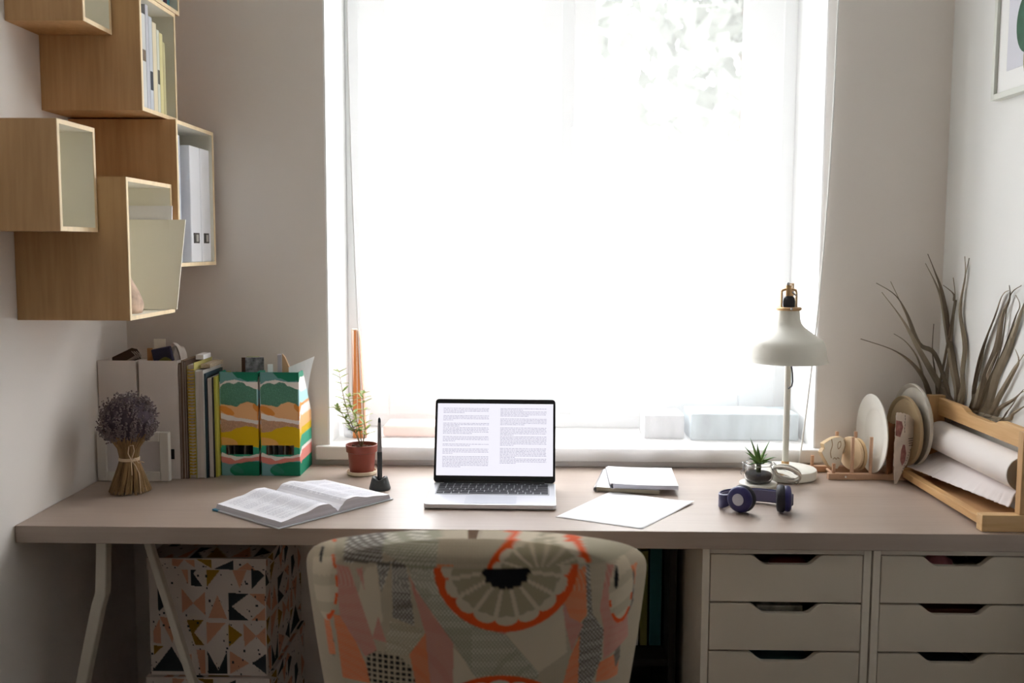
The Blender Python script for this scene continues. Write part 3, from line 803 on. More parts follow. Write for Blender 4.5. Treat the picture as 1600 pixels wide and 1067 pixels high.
def crump(u, v):
    a = u * pi
    return V((-.926 + .024 * (u - .5) * 2 + .004 * sin(7 * v + 3 * u), 2.55 + .05 * v + .004 * sin(9 * u), TOP + .290 + .052 * sin(a) ** .7 + .005 * sin(11 * u + 5 * v)))
grid(b, crump, 20, 12)
tag(obj('tissue_paper', b, mat('tissue', srgb(200, 190, 182), .8), loc=(-.92, 2.57, TOP + .29), smooth=True, solid=.001), 'crumpled pale paper arched out of the right white file', 'paper')

# notebooks between the files
def vbook(x0, x1, y0, y1, h, c, label, pages=True, name='notebook', pagefront=False, lean=0, group='notebooks between the magazine files'):
    t = thing(name, label, name, ((x0 + x1) / 2, (y0 + y1) / 2, TOP), group)
    z = TOP + .0005; cm_ = mat(name + '_cover', c, .7); T = min(.0016, (x1 - x0) * .2)
    b = B()
    if pagefront:
        box(b, (x0, y0, z), (x0 + T, y1, z + h)); box(b, (x1 - T, y0, z), (x1, y1, z + h))
        obj('cover', b, cm_, t)
        obj('pages', box(B(), (x0 + T, y0 + .002, z + .001), (x1 - T, y1 - .001, z + h - .003)), M['pagedge2'], t, bevel=.001)
    else:
        box(b, (x0, y0, z), (x1, y0 + .002, z + h)); box(b, (x0, y0 + .002, z), (x0 + T, y1, z + h)); box(b, (x1 - T, y0 + .002, z), (x1, y1, z + h))
        obj('cover', b, cm_, t, bevel=.0006)
        obj('pages', box(B(), (x0 + T, y0 + .003, z + .001), (x1 - T, y1 - .001, z + h - .002)), M['pagedge2'], t)
    return t
M['pagedge2'] = mat('page_block', srgb(206, 198, 190), .85, noise=(260, .15, (1, .02, .02)))
vbook(-.8945, -.889, 2.505, 2.66, .300, srgb(120, 98, 82), 'thin brown folder right beside the white magazine file', name='folder', pagefront=True)
vbook(-.8885, -.882, 2.51, 2.67, .307, srgb(150, 124, 104), 'tan-brown folder, second from the white magazine file', name='folder', pagefront=True)
vbook(-.8815, -.876, 2.507, 2.65, .305, srgb(100, 78, 64), 'dark brown folder left of the spiral notebook', name='folder', pagefront=True)
t = thing('spiral_notebook', 'yellow notebook with a golden spiral spine standing in the row', 'notebook', (-.866, 2.58, TOP))
z = TOP + .0005
b = B(); box(b, (-.8755, 2.514, z), (-.8738, 2.66, z + .292)); box(b, (-.8585, 2.514, z), (-.857, 2.66, z + .300))
obj('cover', b, mat('yellow_cover', srgb(204, 194, 120), .6), t)
obj('pages', box(B(), (-.8738, 2.516, z + .001), (-.8585, 2.658, z + .294)), M['pagedge2'], t)
b = B()
for k in range(34):
    zc = z + .012 + k * .0082
    tube(b, [V((-.866 + .0085 * cos(a), 2.512 + .0055 * sin(a), zc)) for a in [pi * q / 5 for q in range(11)]], .0014, 5)
obj('spiral_binding', b, mat('gold_wire', srgb(190, 160, 50), .35, metal=.5), t)
vbook(-.8545, -.834, 2.512, 2.66, .281, srgb(200, 196, 190), 'thick off-white sketchbook with page edges facing out', pagefront=True)
vbook(-.8335, -.829, 2.518, 2.66, .272, srgb(40, 66, 76), 'thin dark teal notebook beside the thick sketchbook', pagefront=False)
vbook(-.8285, -.8135, 2.522, 2.65, .262, srgb(46, 44, 44), 'smaller notebook with white page block and black covers', pagefront=True)
vbook(-.813, -.8065, 2.53, 2.66, .262, srgb(196, 190, 84), 'yellow-green notebook leaning on the patterned file', pagefront=False)
sheet('paper_sheet', (-.861, 2.60, TOP + .303), .02, .06, .012, 0, M['white'], 'white papers lying on top of the spiral notebook', 'paper')
sheet('paper_bundle', (-.838, 2.60, TOP + .2835), .024, .11, .010, .0, mat('kraft_stack', srgb(196, 178, 152), .8, noise=(200, .3, (1, 1, 1))), 'buff papers lying across the tops of the notebooks', 'paper')

# white photo frame
t = thing('photo_frame', 'white photo frame leaning on the white files, turned landscape', 'photo frame', (-1.008, 2.49, TOP))
fm = mat('frame_white', srgb(226, 222, 214), .5)
x0, x1, y0, y1, z0, z1 = -1.098, -.914, 2.474, 2.492, TOP + .0005, TOP + .127
w = .024
b = B(); box(b, (x0, y0, z0), (x0 + w, y1, z1)); box(b, (x1 - w, y0, z0), (x1, y1, z1)); box(b, (x0 + w, y0, z0), (x1 - w, y1, z0 + w)); box(b, (x0 + w, y0, z1 - w), (x1 - w, y1, z1))
obj('frame', b, fm, t, bevel=.002)
obj('mat_board', box(B(), (x0 + w, y0 + .007, z0 + w), (x1 - w, y0 + .010, z1 - w)), mat('mat_board', srgb(214, 208, 208), .7), t)
obj('backing', box(B(), (x0 + .01, y1, z0 + .01), (x1 - .01, y1 + .002, z1 - .01)), M['plywood'], t)

# lavender bundle
lc = V((-.972, 2.368, TOP))
t = thing('lavender_bundle', 'bundle of dried lavender tied with twine standing on its stems', 'dried flowers', lc)
def stem_r(z):
    return interp([(0, .050), (.03, .040), (.083, .0215), (.115, .027), (.155, .056), (.19, .066)], z)
stm = mat('lavender_stem', srgb(150, 120, 82), .85, noise=(60, .45, (1, 1, .1)))
b = B()
rl = random.Random(21)
for k in range(230):
    a = rl.uniform(0, 2 * pi); q = sqrt(rl.random()) if k > 130 else rl.uniform(.9, 1)
    tw = rl.uniform(.35, .6)
    z_e = rl.uniform(.13, .165)
    pts = []
    for zz in (0.001 + rl.uniform(0, .006), .03, .06, .083, .11, z_e):
        aa = a + tw * (zz - .083) * 7
        rr = stem_r(zz) * q
        pts.append(lc + V((rr * cos(aa), rr * sin(aa) * .95, zz)))
    tube(b, pts, .0014, 5)
obj('stems', b, stm, t)
b = B()
fl = mat('lavender_flower', srgb(132, 118, 118), .95, noise=(160, .5, (1, 1, 1)))
for k in range(330):
    # spikes fill a dome
    th = rl.uniform(0, 2 * pi); ph_ = math.acos(rl.uniform(-.55, 1)); 
    d = V((sin(ph_) * cos(th), sin(ph_) * sin(th), cos(ph_)))
    tip = lc + V((0, 0, .178)) + V((d.x * .070, d.y * .066, d.z * .068)) * rl.uniform(.88, 1.04)
    ax = (V((d.x * .5, d.y * .5, .9 if d.z > -.3 else .5))).normalized()
    L = rl.uniform(.022, .036)
    nb = 6
    for j in range(nb):
        p = tip - ax * L * j / nb
        for w_ in range(2):
            q = p + V((rl.gauss(0, 1), rl.gauss(0, 1), rl.gauss(0, 1))) * .0019
            r = rl.uniform(.0016, .0030)
            m = Matrix.Translation(q) @ Euler((rl.uniform(0, 3), rl.uniform(0, 3), 0)).to_matrix().to_4x4()
            vs = [b.verts.new(m @ (V(c) * r)) for c in ((1, 0, 0), (-1, 0, 0), (0, 1, 0), (0, -1, 0), (0, 0, 1.3), (0, 0, -1.3))]
            for f in ((0, 2, 4), (2, 1, 4), (1, 3, 4), (3, 0, 4), (2, 0, 5), (1, 2, 5), (3, 1, 5), (0, 3, 5)): b.faces.new([vs[i] for i in f])
b2_ = obj('flower_heads', b, fl, t); b2_['kind'] = 'stuff'
b = B(); ball(b, lc + V((0, 0, .176)), .057, 3, (1.05, 1, 1)); obj('flower_core', b, mat('lavender_core', srgb(80, 68, 76), .95), t)
tw_m = mat('twine', srgb(214, 190, 160), .9)
b = B()
for q in range(3):
    tube(b, [lc + V((.0235 * cos(a), .0230 * sin(a), .080 + q * .0026)) for a in [2 * pi * k / 28 for k in range(29)]], .0014, 6)
k0 = lc + V((.014, -.022, .083))
tube(b, [k0 + V(p) for p in ((0, 0, 0), (-.006, -.004, .018), (-.002, -.006, .036), (.008, -.006, .038), (.010, -.005, .024), (.002, -.003, .004))], .0013, 6)
tube(b, [k0 + V(p) for p in ((0, 0, 0), (.010, -.004, .006), (.020, -.004, -.006), (.024, -.003, -.002), (.032, -.004, -.004))], .0011, 6)
tube(b, [k0 + V(p) for p in ((0, 0, 0), (.012, -.005, -.012), (.021, -.007, -.030), (.024, -.010, -.055), (.026, -.014, -.078))], .0012, 6)
tube(b, [k0 + V(p) for p in ((0, 0, 0), (.002, -.004, -.02), (.004, -.008, -.035))], .0011, 6)
ball(b, k0, .0035, 1)
obj('twine_bow', b, tw_m, t, smooth=True)

# ------------------------------------------------------------------ potted plant
pc = V((-.440, 2.578, TOP))
t = thing('pot_saucer', 'cream round saucer under the brown plant pot', 'saucer', pc)
obj('dish', lathe(B(), [(0, .001), (.036, .001), (.0385, .003), (.0395, .011), (.0375, .0115), (.036, .006), (0, .005)], pc, 40), mat('saucer_cream', srgb(226, 210, 182), .45), t, smooth='auto')
t = thing('potted_plant', 'small variegated leafy plant in a brown plastic pot', 'plant', pc + V((0, 0, .006)))
obj('pot', lathe(B(), [(0, .0065), (.0305, .0065), (.0315, .009), (.0365, .060), (.0405, .062), (.0420, .080), (.0395, .0805), (.0375, .066), (.030, .060)], pc, 44), mat('pot_brown', srgb(140, 66, 50), .4), t, smooth='auto')
b = B(); lathe(b, [(0, .072), (.02, .0725), (.038, .070)], pc, 30)
for k in range(30):
    a = rl.uniform(0, 6.3); r = rl.uniform(0, .033); ball(b, pc + V((r * cos(a), r * sin(a), .0725)), rl.uniform(.002, .005), 1, (1.3, .8, .6))
obj('soil', b, mat('bark_soil', srgb(92, 60, 40), .9, noise=(150, .6, (1, 1, 1))), t)
def L2(px, py, Y=2.578): return ony(px, py, Y)
stems = [[(565, 697), (553, 672), (545, 650), (538, 625), (533, 600), (530, 582)], [(564, 697), (556, 676), (546, 662), (536, 645), (529, 636)],
         [(566, 697), (562, 675), (556, 655), (548, 638), (543, 622)], [(566, 697), (571, 672), (568, 652), (568, 630), (567, 616)], [(565, 697), (569, 685), (574, 678)], [(564, 697), (558, 680), (556, 668)]]
yo = [0, -.02, .012, 0, -.015, .01]
b = B(); lf = B(); LC = lf.verts.layers.float_color.new('Col')
def leaf(bm, base, d, L, W, nrm, c1, c2, curl=.15):
    d = d.normalized(); s = d.cross(nrm).normalized(); n = s.cross(d).normalized()
    prof = [(0, .08), (.2, .7), (.45, 1), (.7, .8), (.9, .35), (1, .02)]
    rows = []
    for q, w in prof:
        c = base + d * L * q - n * curl * L * q * q
        row = []
        for sx in (-1, -.5, 0, .5, 1):
            v = bm.verts.new(c + s * sx * w * W / 2 + n * abs(sx) * W * .12)
            cc = c2 if abs(sx) > .8 else c1
            v[LC] = (*cc, 1); row.append(v)
        rows.append(row)
    for r0, r1 in zip(rows, rows[1:]):
        for k in range(4): bm.faces.new((r0[k], r0[k + 1], r1[k + 1], r1[k]))
for si, s in enumerate(stems):
    pts = [L2(x, y) + V((0, yo[si] * i / (len(s) - 1), 0)) for i, (x, y) in enumerate(s)]
    n = len(pts)
    tube(b, pts, [.0016 - .0009 * i / (n - 1) for i in range(n)], 7)
    tot = (n - 1) * 2
    for k in range(1 if n < 4 else 2, tot + 1):
        i = min(int(k / 2), n - 2); fq = k / 2 - i
        p = pts[i].lerp(pts[i + 1], fq)
        if p.z < TOP + .105: continue
        dens = 3 if si in (1, 2, 3) else 2
        for q in range(dens):
            a = q * 2 * pi / dens + k * 1.5 + rl.uniform(-.3, .3)
            dd = V((cos(a), sin(a) * .8, rl.uniform(.15, .7)))
            g = rl.random()
            c1 = srgb(118 + 60 * g, 150 + 40 * g, 62 + 40 * g); c2 = srgb(222, 226, 160)
            leaf(lf, p, dd, rl.uniform(.019, .030), rl.uniform(.0085, .0115), V((0, 0, 1)), c1, c2)
    for q in range(4):
        a = q * pi / 2 + .5
        leaf(lf, pts[-1], V((cos(a) * .9, sin(a) * .6, .5)), .018, .006, V((0, 0, 1)), srgb(150, 170, 80), srgb(226, 226, 170))
obj('stem', b, mat('plant_stem', srgb(150, 136, 100), .8), t, smooth=True)
lm = mat('variegated_leaf', (1, 1, 1), .5, vcol=True)
obj('foliage', lf, lm, t, smooth=True, normals=False)

# stylus in its stand
sc_ = V((-.368, 2.415, TOP))
t = thing('pen_stand', 'small dark cone-shaped stand holding the stylus upright', 'pen stand', sc_)
b = B(); n = 40
prof = [(.0262, .001), (.0268, .004), (.0255, .008), (.0205, .024), (.0185, .030)]
rings = []
for r, z in prof + [(.0125, .030), (.009, .018)]:
    ring = []
    for k in range(n):
        a = 2 * pi * k / n
        zz = z
        if z >= .024 and r > .009: zz = z - .008 * max(0, cos(a) ** 8 * 1.0) * 0 - .007 * (abs(sin(a)) ** 5) + .002
        ring.append(b.verts.new(sc_ + V((r * cos(a), r * sin(a), zz))))
    rings.append(ring)
for r0, r1 in zip(rings, rings[1:]):
    for k in range(n): b.faces.new((r0[k], r0[(k + 1) % n], r1[(k + 1) % n], r1[k]))
b.faces.new(rings[0][::-1]); b.faces.new(rings[-1])
obj('stand_body', b, mat('stand_grey', srgb(62, 66, 66), .5), t, smooth='auto')
t = thing('stylus', 'dark grey stylus pen standing upright in the cone stand', 'stylus', sc_ + V((0, 0, .0185)))
obj('grip', lathe(B(), [(0, .0185), (.0045, .0185), (.0062, .03), (.0062, .092), (.0060, .0945)], sc_, 20), mat('grip_dark', srgb(58, 60, 60), .7), t, smooth='auto')
obj('barrel', lathe(B(), [(.0058, .0945), (.0054, .12), (.0044, .155), (.0036, .168)], sc_, 20), mat('barrel_grey', srgb(128, 122, 120), .4), t, smooth='auto')
obj('eraser', lathe(B(), [(.0036, .168), (.0034, .175), (.002, .179), (0, .180)], sc_, 20), mat('eraser_dark', srgb(50, 54, 60), .5), t, smooth='auto')

# ------------------------------------------------------------------ open book
A_ = onz(327, 801); C_ = onz(440, 824); F_ = onz(622, 781); G_ = onz(504, 756)
ctr = (A_ + C_ + F_ + G_) / 4
ux = ((F_ - C_) + (G_ - A_)).normalized(); ux.z = 0; vy = V((-ux.y, ux.x, 0))
Wb = ((F_ - C_).length + (G_ - A_).length) / 2; Hb = ((A_ - C_).length + (G_ - F_).length) / 2
ang = atan2(ux.y, ux.x)
t = thing('open_book', 'thick open book with printed pages lying at the front left of the desk', 'book', (ctr.x, ctr.y, TOP + .0006), rot=(0, 0, ang))
hw, hh = Wb / 2, Hb / 2
b = B(); box(b, (-hw, -hh, 0), (-.008, hh, .0025)); box(b, (.008, -hh, 0), (hw, hh, .0025)); box(b, (-.008, -hh, .0), (.008, hh, .002))
obj('cover', b, mat('book_cover_grey', srgb(196, 198, 204), .5), t, bevel=.001)
b = B(); box(b, (-hw - .0004, hh - .02, -.0002), (-hw + .016, hh + .0004, .0029))
obj('cover_corner', b, mat('book_cover_blue', srgb(60, 140, 176), .5), t)
def page_z(s):  # s 0 at spine .. 1 at fore edge
    return interp([(0, .006), (.06, .016), (.16, .0275), (.30, .0290), (.6, .0200), (1, .0135)], s)
pm = mat('page_surface', srgb(248, 248, 254), .85, spec=.2)
for side in (-1, 1):
    b = B(); N = 24
    tops, bots = [], []
    for i in range(N + 1):
        s = i / N
        x = side * (.001 + (hw - .010 - .001) * s); zt_ = page_z(s)
        zb_ = .0028 if s > .12 else .003 + .0 * s
        xx = x - side * .004 * s * 0
        tops.append((b.verts.new((xx, -hh + .004, zt_)), b.verts.new((xx, hh - .004, zt_))))
        bots.append((b.verts.new((x + side * .004 * s, -hh + .004, zb_)), b.verts.new((x + side * .004 * s, hh - .004, zb_))))
    for i in range(N):
        f1 = b.faces.new((tops[i][0], tops[i + 1][0], tops[i + 1][1], tops[i][1])); f1.material_index = 0
        b.faces.new((bots[i][0], bots[i + 1][0], bots[i + 1][1], bots[i][1])).material_index = 1
        for e in (0, 1): b.faces.new((tops[i][e], tops[i + 1][e], bots[i + 1][e], bots[i][e])).material_index = 1
    b.faces.new((tops[0][0], tops[0][1], bots[0][1], bots[0][0])).material_index = 1
    b.faces.new((tops[N][0], tops[N][1], bots[N][1], bots[N][0])).material_index = 1
    pg = obj('page_block', b, [pm, mat('page_edge_lines', srgb(206, 204, 212), .9, noise=(500, .25, (.01, .01, 1)))], t, smooth=False)
    b = B(); rt = random.Random(3 + side)
    ln = 0; y = hh - .022
    while y > -hh + .02:
        ln += 1
        if ln % 9 == 0: y -= .005; continue
        s = .12; smax = .90 if rt.random() > .15 else rt.uniform(.4, .8)
        while s < smax:
            e = min(s + rt.uniform(.02, .06), smax)
            q = []
            for ss, yy in ((s, y), (e, y), (e, y - .0011), (s, y - .0011)):
                q.append(b.verts.new((side * (.001 + (hw - .011) * ss), yy, page_z(ss) + .0003)))
            b.faces.new(q); s = e + .010
        y -= .0048
    obj('printed_text', b, mat('ink', srgb(170, 170, 185), .9), pg)

# ------------------------------------------------------------------ laptop
a = onz(662, 793, TOP + .004); c = onz(869, 796, TOP + .004)
ang = atan2(c.y - a.y, c.x - a.x) * .35 - .006
fw = .304; mid = (a + c) / 2
org = V((mid.x, mid.y, TOP)) + V((-sin(ang), cos(ang), 0)) * .106
t = thing('laptop', 'open silver laptop with a document on its screen', 'laptop', org, rot=(0, 0, ang))
alu = mat('laptop_aluminium', srgb(216, 218, 224), .35, metal=.6)
def rrect(x0, y0, x1, y1, r, n=6):
    P = []
    for cx, cy, a0 in ((x1 - r, y0 + r, -pi / 2), (x1 - r, y1 - r, 0), (x0 + r, y1 - r, pi / 2), (x0 + r, y0 + r, pi)):
        for k in range(n + 1):
            P.append((cx + r * cos(a0 + pi / 2 * k / n), cy + r * sin(a0 + pi / 2 * k / n)))
    return P
obj('base', prism(B(), rrect(-.152, -.106, .152, .106, .009), 'z', .0022, .0135), alu, t, bevel=.002)
b = B()
for x in (-.13, .13):
    for y in (-.09, .09): lathe(b, [(0, .0003), (.006, .0003), (.0065, .0024), (0, .0024)], (x, y, 0), 16)
obj('rubber_foot', b, M['black'], t)
obj('keyboard_well', prism(B(), rrect(-.1365, -.018, .1365, .092, .003), 'z', .0133, .0138), mat('key_well', srgb(150, 152, 158), .5), t)
b = B(); ky = .090
rows = [(14, .009), (14, .0165), (14, .0165), (13, .0165), (12, .0165), (0, .0165)]
for n_, hgt in rows:
    y1 = ky; y0 = ky - hgt
    if n_:
        wids = [1.0] * n_
        if n_ == 13: wids = [1.6] + [1] * 11 + [1.75]
        if n_ == 12: wids = [2.2] + [1] * 10 + [2.3]
        if hgt == .0165 and n_ == 14: wids[0 if rows else 0] = 1.0; wids[-1] = 1.5
    else: wids = [1, 1, 1, 1.25, 5.2, 1.25, 1, 1, 1, 1]
    tot = sum(wids); x = -.1345; unit = .269 / tot
    for w_ in wids:
        prism(b, rrect(x + .0013, y0 + .0013, x + unit * w_ - .0013, y1 - .0013, .0015, 3), 'z', .0138, .0149)
        x += unit * w_
    ky = y0 - .0012
obj('keys', b, mat('keycap', srgb(34, 36, 44), .5), t)
obj('trackpad', prism(B(), rrect(-.060, -.099, .060, -.026, .004), 'z', .01352, .0138), mat('trackpad', srgb(204, 208, 216), .3, metal=.5), t)
# lid
tilt = radians(17)
ML = Matrix.Translation((0, .100, .014)) @ Matrix.Rotation(-tilt, 4, 'X')
def lidp(bm, poly, a0, a1): prism(bm, [(p[0], p[1]) for p in poly], 'y', a0, a1, ML); return bm
LH = .2105
lid = obj('lid', lidp(B(), rrect(-.152, .0, .152, LH, .009), .0008, .0050), alu, t, bevel=.001)
obj('bezel', lidp(B(), rrect(-.1515, .0005, .1515, LH - .0005, .0088), -.0006, .0008), M['black'], lid)
scr = mat('screen_glow', (.02, .02, .02), .25, emis=(srgb(246, 244, 254), 1.0))
SX0, SX1, SZ0, SZ1 = -.1458, .1458, .0175, .1985
s = obj('screen', lidp(B(), [(SX0, SZ0), (SX1, SZ0), (SX1, SZ1), (SX0, SZ1)], -.0010, -.0006), scr, lid)
b = B(); rt = random.Random(12)
def tblock(x0, x1, zs):
    for z, frac in zs:
        x = x0; xe = x0 + (x1 - x0) * frac
        while x < xe:
            w_ = min(rt.uniform(.0025, .009), xe - x)
            if w_ < .001: break
            lidp_poly = [(x, z), (x + w_, z), (x + w_, z + .0011), (x, z + .0011)]
            q = [b.verts.new(ML @ V((p[0], -.00115, p[1]))) for p in lidp_poly]; b.faces.new(q)
            x += w_ + .0014
# paragraphs measured in rows from the top (left column then right column)
def paras(x0, x1, spec):
    z = SZ1 - .013
    for n_, gap in spec:
        zs = []
        for i in range(n_):
            zs.append((z, 1.0 if i < n_ - 1 else rt.uniform(.2, .75))); z -= .0036
        tblock(x0, x1, zs); z -= gap
paras(-.131, -.016, [(4, .0045), (4, .0045), (3, .0005), (5, .0045), (4, .0045), (2, .0050), (4, .0045), (8, .002)])
paras(.013, .129, [(2, .0005), (4, .0040), (5, .0045), (6, .0005), (7, .0045), (7, .0005), (4, .002)])
obj('document_text', b, mat('screen_text', srgb(60, 58, 80), .8, emis=(srgb(168, 162, 192), .8)), s, normals=False)
obj('hinge', tube(B(), [(-.125, .1005, .0135), (.125, .1005, .0135)], .0042, 12), M['black'], t, smooth='auto')

# ------------------------------------------------------------------ paper sheet and notebooks
P = [onz(868, 808), onz(955, 768), onz(1085, 786), onz(1003, 827)]
b = B()
def shp(u, v):
    p = P[0].lerp(P[3], u).lerp(P[1].lerp(P[2], u), v)
    p = p.copy(); p.z = TOP + .0009 + .004 * max(0, u - .7) ** 1.5 * max(0, v - .5) * 12
    return p
grid(b, shp, 20, 20)
tag(obj('paper_sheet', b, M['white'], loc=(P[0] + P[2]) / 2 * 1.0, solid=.0004, smooth=True), 'blank white sheet of paper lying by the front edge right of the laptop', 'paper')
def pad(P4, z0, th, m_top, m_side, label, binding, name='notepad', sag=.0):
    t = thing(name, label, 'notepad', ((P4[0] + P4[2]) / 2).to_3d().xy.to_3d() + V((0, 0, z0)), 'notepads right of the laptop')
    P4 = [V((p.x, p.y, 0)) for p in P4]
    def f(u, v, z): 
        p = P4[0].lerp(P4[1], u).lerp(P4[3].lerp(P4[2], u), v); return V((p.x, p.y, z0 + z))
    b = B(); N = 16
    top = lambda u, v: f(u, v, th - sag * sin(pi * min(1, u * 1.2)) * .5 + .0015 * (1 - u) ** 3)
    g = grid(b, top, N, 6, mi=0); h_ = grid(b, lambda u, v: f(u, v, .001), N, 6, mi=1)
    for i in range(N):
        for r in (0, 6): b.faces.new((g[r][i], g[r][i + 1], h_[r][i + 1], h_[r][i])).material_index = 1
    for j in range(6):
        for c_ in (0, N): b.faces.new((g[j][c_], g[j + 1][c_], h_[j + 1][c_], h_[j][c_])).material_index = 1
    obj('pages', b, [m_top, m_side], t)
    b = B(); K = 22
    r = th * .62
    for k in range(K):
        v = (k + .5) / K; c0 = f(0, v, th * .55)
        d = (P4[1] - P4[0]).normalized()
        tube(b, [c0 + d * (r * 1.25 * cos(a)) + V((0, 0, r * sin(a))) for a in [2 * pi * q / 10 for q in range(11)]], .0007, 5)
    obj('spiral_binding', b, binding, t)
    b = B(); grid(b, lambda u, v: f(-.004 - .0, v, th * .5) + (P4[1] - P4[0]).normalized() * (r * 1.05 * cos(pi * (.35 + 1.3 * u))) + V((0, 0, r * .95 * sin(pi * (.35 + 1.3 * u)))), 12, 4)
    obj('folded_cover', b, m_side if name == 'x' else m_top, t, solid=.0005, smooth=True)
    return t
side_b = mat('pad_edge_buff', srgb(176, 166, 146), .8, noise=(300, .2, (.02, .02, 1)))
side_l = mat('pad_edge_lilac', srgb(206, 206, 218), .8, noise=(300, .12, (.02, .02, 1)))
z1_ = TOP + .0005
pa = [onz(932, 763, z1_ + .008), onz(1030, 768, z1_ + .008), onz(1042, 736, z1_ + .008), onz(945, 735, z1_ + .008)]
pad(pa, z1_, .0105, M['white'], side_b, 'lower spiral notepad with buff edges, under the other notepad', M['steel'])
pbz = z1_ + .0115
pb_ = [onz(958, 757, pbz + .01), onz(1060, 760, pbz + .01), onz(1049, 732, pbz + .01), onz(951, 730, pbz + .01)]
pad(pb_, pbz, .0115, M['white'], side_l, 'upper white spiral notepad lying on the other notepad', M['steel'], sag=.002)

# ------------------------------------------------------------------ lamp
lp = V((.674, 2.582, TOP))
t = thing('desk_lamp', 'cream white table lamp with a bell shade and brass fittings', 'lamp', lp)
LW = M['lampwhite']
bd = obj('base', lathe(B(), [(0, .001), (.077, .001), (.080, .004), (.080, .021), (.0785, .0245), (.074, .0262), (.02, .0285), (0, .0288)], lp, 72), LW, t, smooth='auto')
obj('switch', lathe(B(), [(.0045, .026), (.0045, .031), (.003, .0325), (0, .033)], lp + V((.006, -.052, 0)), 20), M['black'], bd, smooth='auto')
px0 = lp.x - .001
obj('pole', tube(B(), [(px0, lp.y, TOP + .028), (px0, lp.y, 1.215)], .0082, 24), LW, t, smooth='auto')
obj('pole_collar', tube(B(), [(px0, lp.y, TOP + .029), (px0, lp.y, TOP + .043)], .0098, 24), M['brass'], t, smooth='auto', bevel=.0008)
Ys = 2.485
cs = ony(1230, 565, Ys); s_ = (ony(1292, 565, Ys) - ony(1230, 565, Ys)).length / 62
zof = lambda y: cs.z + (565 - y) * s_
prof = [(r * s_, zof(y)) for r, y in ((62.5, 565), (61.3, 563), (60, 557), (59, 548), (57.5, 541), (55.5, 535), (52, 530.5), (46, 526), (39, 521), (31, 515.5), (24.5, 510.5), (20, 505), (18, 499), (17, 490), (16.3, 484))]
inner = [(r - .0012, z - (.0012 if i > 5 else 0)) for i, (r, z) in enumerate(prof)][::-1]
scn = V((cs.x, Ys, 0))
obj('lamp_shade', lathe(B(), prof + [(prof[-1][0] - .001, prof[-1][1] + .0004)] + inner + [prof[0]], scn, 80), LW, t, smooth='auto')
br = M['brass']
obj('shade_ring', lathe(B(), [(14 * s_, zof(484.5)), (18.3 * s_, zof(484)), (19.5 * s_, zof(482)), (19.5 * s_, zof(480.5)), (18 * s_, zof(479)), (9 * s_, zof(479)), (9 * s_, zof(484))], scn, 48), br, t, smooth='auto')
obj('lamp_socket', lathe(B(), [(9 * s_, zof(481)), (9.3 * s_, zof(470)), (8.5 * s_, zof(465.5)), (6 * s_, zof(462)), (0, zof(461))], scn, 32), M['black'], t, smooth='auto')
b = B()
X = lambda px_: cs.x + (px_ - 1230) * s_
for xa, sgn in ((1218, 1), (1241, -1)):
    box(b, (X(xa) - .0022, Ys - .005, zof(480)), (X(xa) + .0022, Ys + .005, zof(456)))
pts = [(X(1218), Ys, zof(456)), (X(1219.5), Ys, zof(453)), (X(1224), Ys, zof(451.6)), (X(1236), Ys, zof(451.6)), (X(1240), Ys, zof(453)), (X(1241), Ys, zof(456))]
tube(b, pts, .0030, 8)
obj('bracket', b, br, t, bevel=.0006)
b = B()
tube(b, [(X(1229), Ys, zof(463)), (X(1229), Ys, zof(445.5))], .0070, 20)
tube(b, [(X(1229), Ys, zof(449)), (px0, lp.y, zof(449))], .0065, 16)
tube(b, [(px0, lp.y, 1.20), (px0, lp.y, zof(444))], .0088, 20)
obj('pivot_arm', b, br, t, smooth='auto')
b = B(); ball(b, (X(1227.5), Ys, zof(443.5)), .0052, 2); obj('end_knob', b, M['steel'], t, smooth=True)
b = B(); tube(b, [(X(1233), Ys - .008, zof(455)), (X(1240), Ys - .008, zof(461))], .0022, 8)
obj('spring_lever', b, M['steel'], t, smooth=True)
b = B(); ball(b, (X(1229), Ys - 19.5 * s_ - .001, zof(481)), .0032, 2)
obj('thumb_screw', b, M['steel'], t, smooth=True)
b = B(); tube(b, [ony(x_, y_, Y_) for x_, y_, Y_ in ((1233, 545, 2.50), (1236, 568, 2.51), (1238, 583, 2.52), (1238.5, 596, 2.54), (1237, 603, 2.555), (1232, 607, 2.572))], .0021, 8)
cordm = mat('striped_cord', srgb(96, 98, 104), .8, noise=(320, .8, (.3, .3, 1)))
obj('cord', b, cordm, t, smooth=True)

# ------------------------------------------------------------------ succulent in a clip jar
jc = V((.583, 2.492, TOP))
t = thing('round_coaster', 'white round coaster under the glass jar', 'coaster', jc)
obj('disc', lathe(B(), [(0, .0005), (.046, .0005), (.0475, .002), (.0475, .0055), (.046, .007), (0, .007)], jc, 56), mat('coaster_white', srgb(226, 222, 212), .5), t, smooth='auto')
zc = TOP + .0072
t = thing('glass_jar', 'small clip-top glass jar filled with dark gravel', 'jar', V((jc.x, jc.y, zc)))
j0 = V((jc.x, jc.y, zc))
outp = [(0, .0002), (.026, .0002), (.030, .002), (.0355, .011), (.0375, .022), (.036, .033), (.0315, .042), (.0305, .045), (.0325, .047), (.0325, .052), (.031, .0535)]
inp = [(r - .0022, z) for r, z in outp[3:]][::-1] 
obj('glass_body', lathe(B(), outp + inp + [(.028, .0045), (0, .0038)], j0, 56), M['glass'], t, smooth=True)
b = B(); lathe(b, [(0, .0046), (.0265, .0054), (.0320, .0125), (.0343, .0215), (.031, .0255), (.015, .027), (0, .0265)], j0, 40)
obj('gravel', b, M['gravel'], t, smooth=True)
b = B()
tube(b, [j0 + V((.0333 * cos(a), .0333 * sin(a), .046)) for a in [2 * pi * k / 40 for k in range(41)]], .0009, 6)
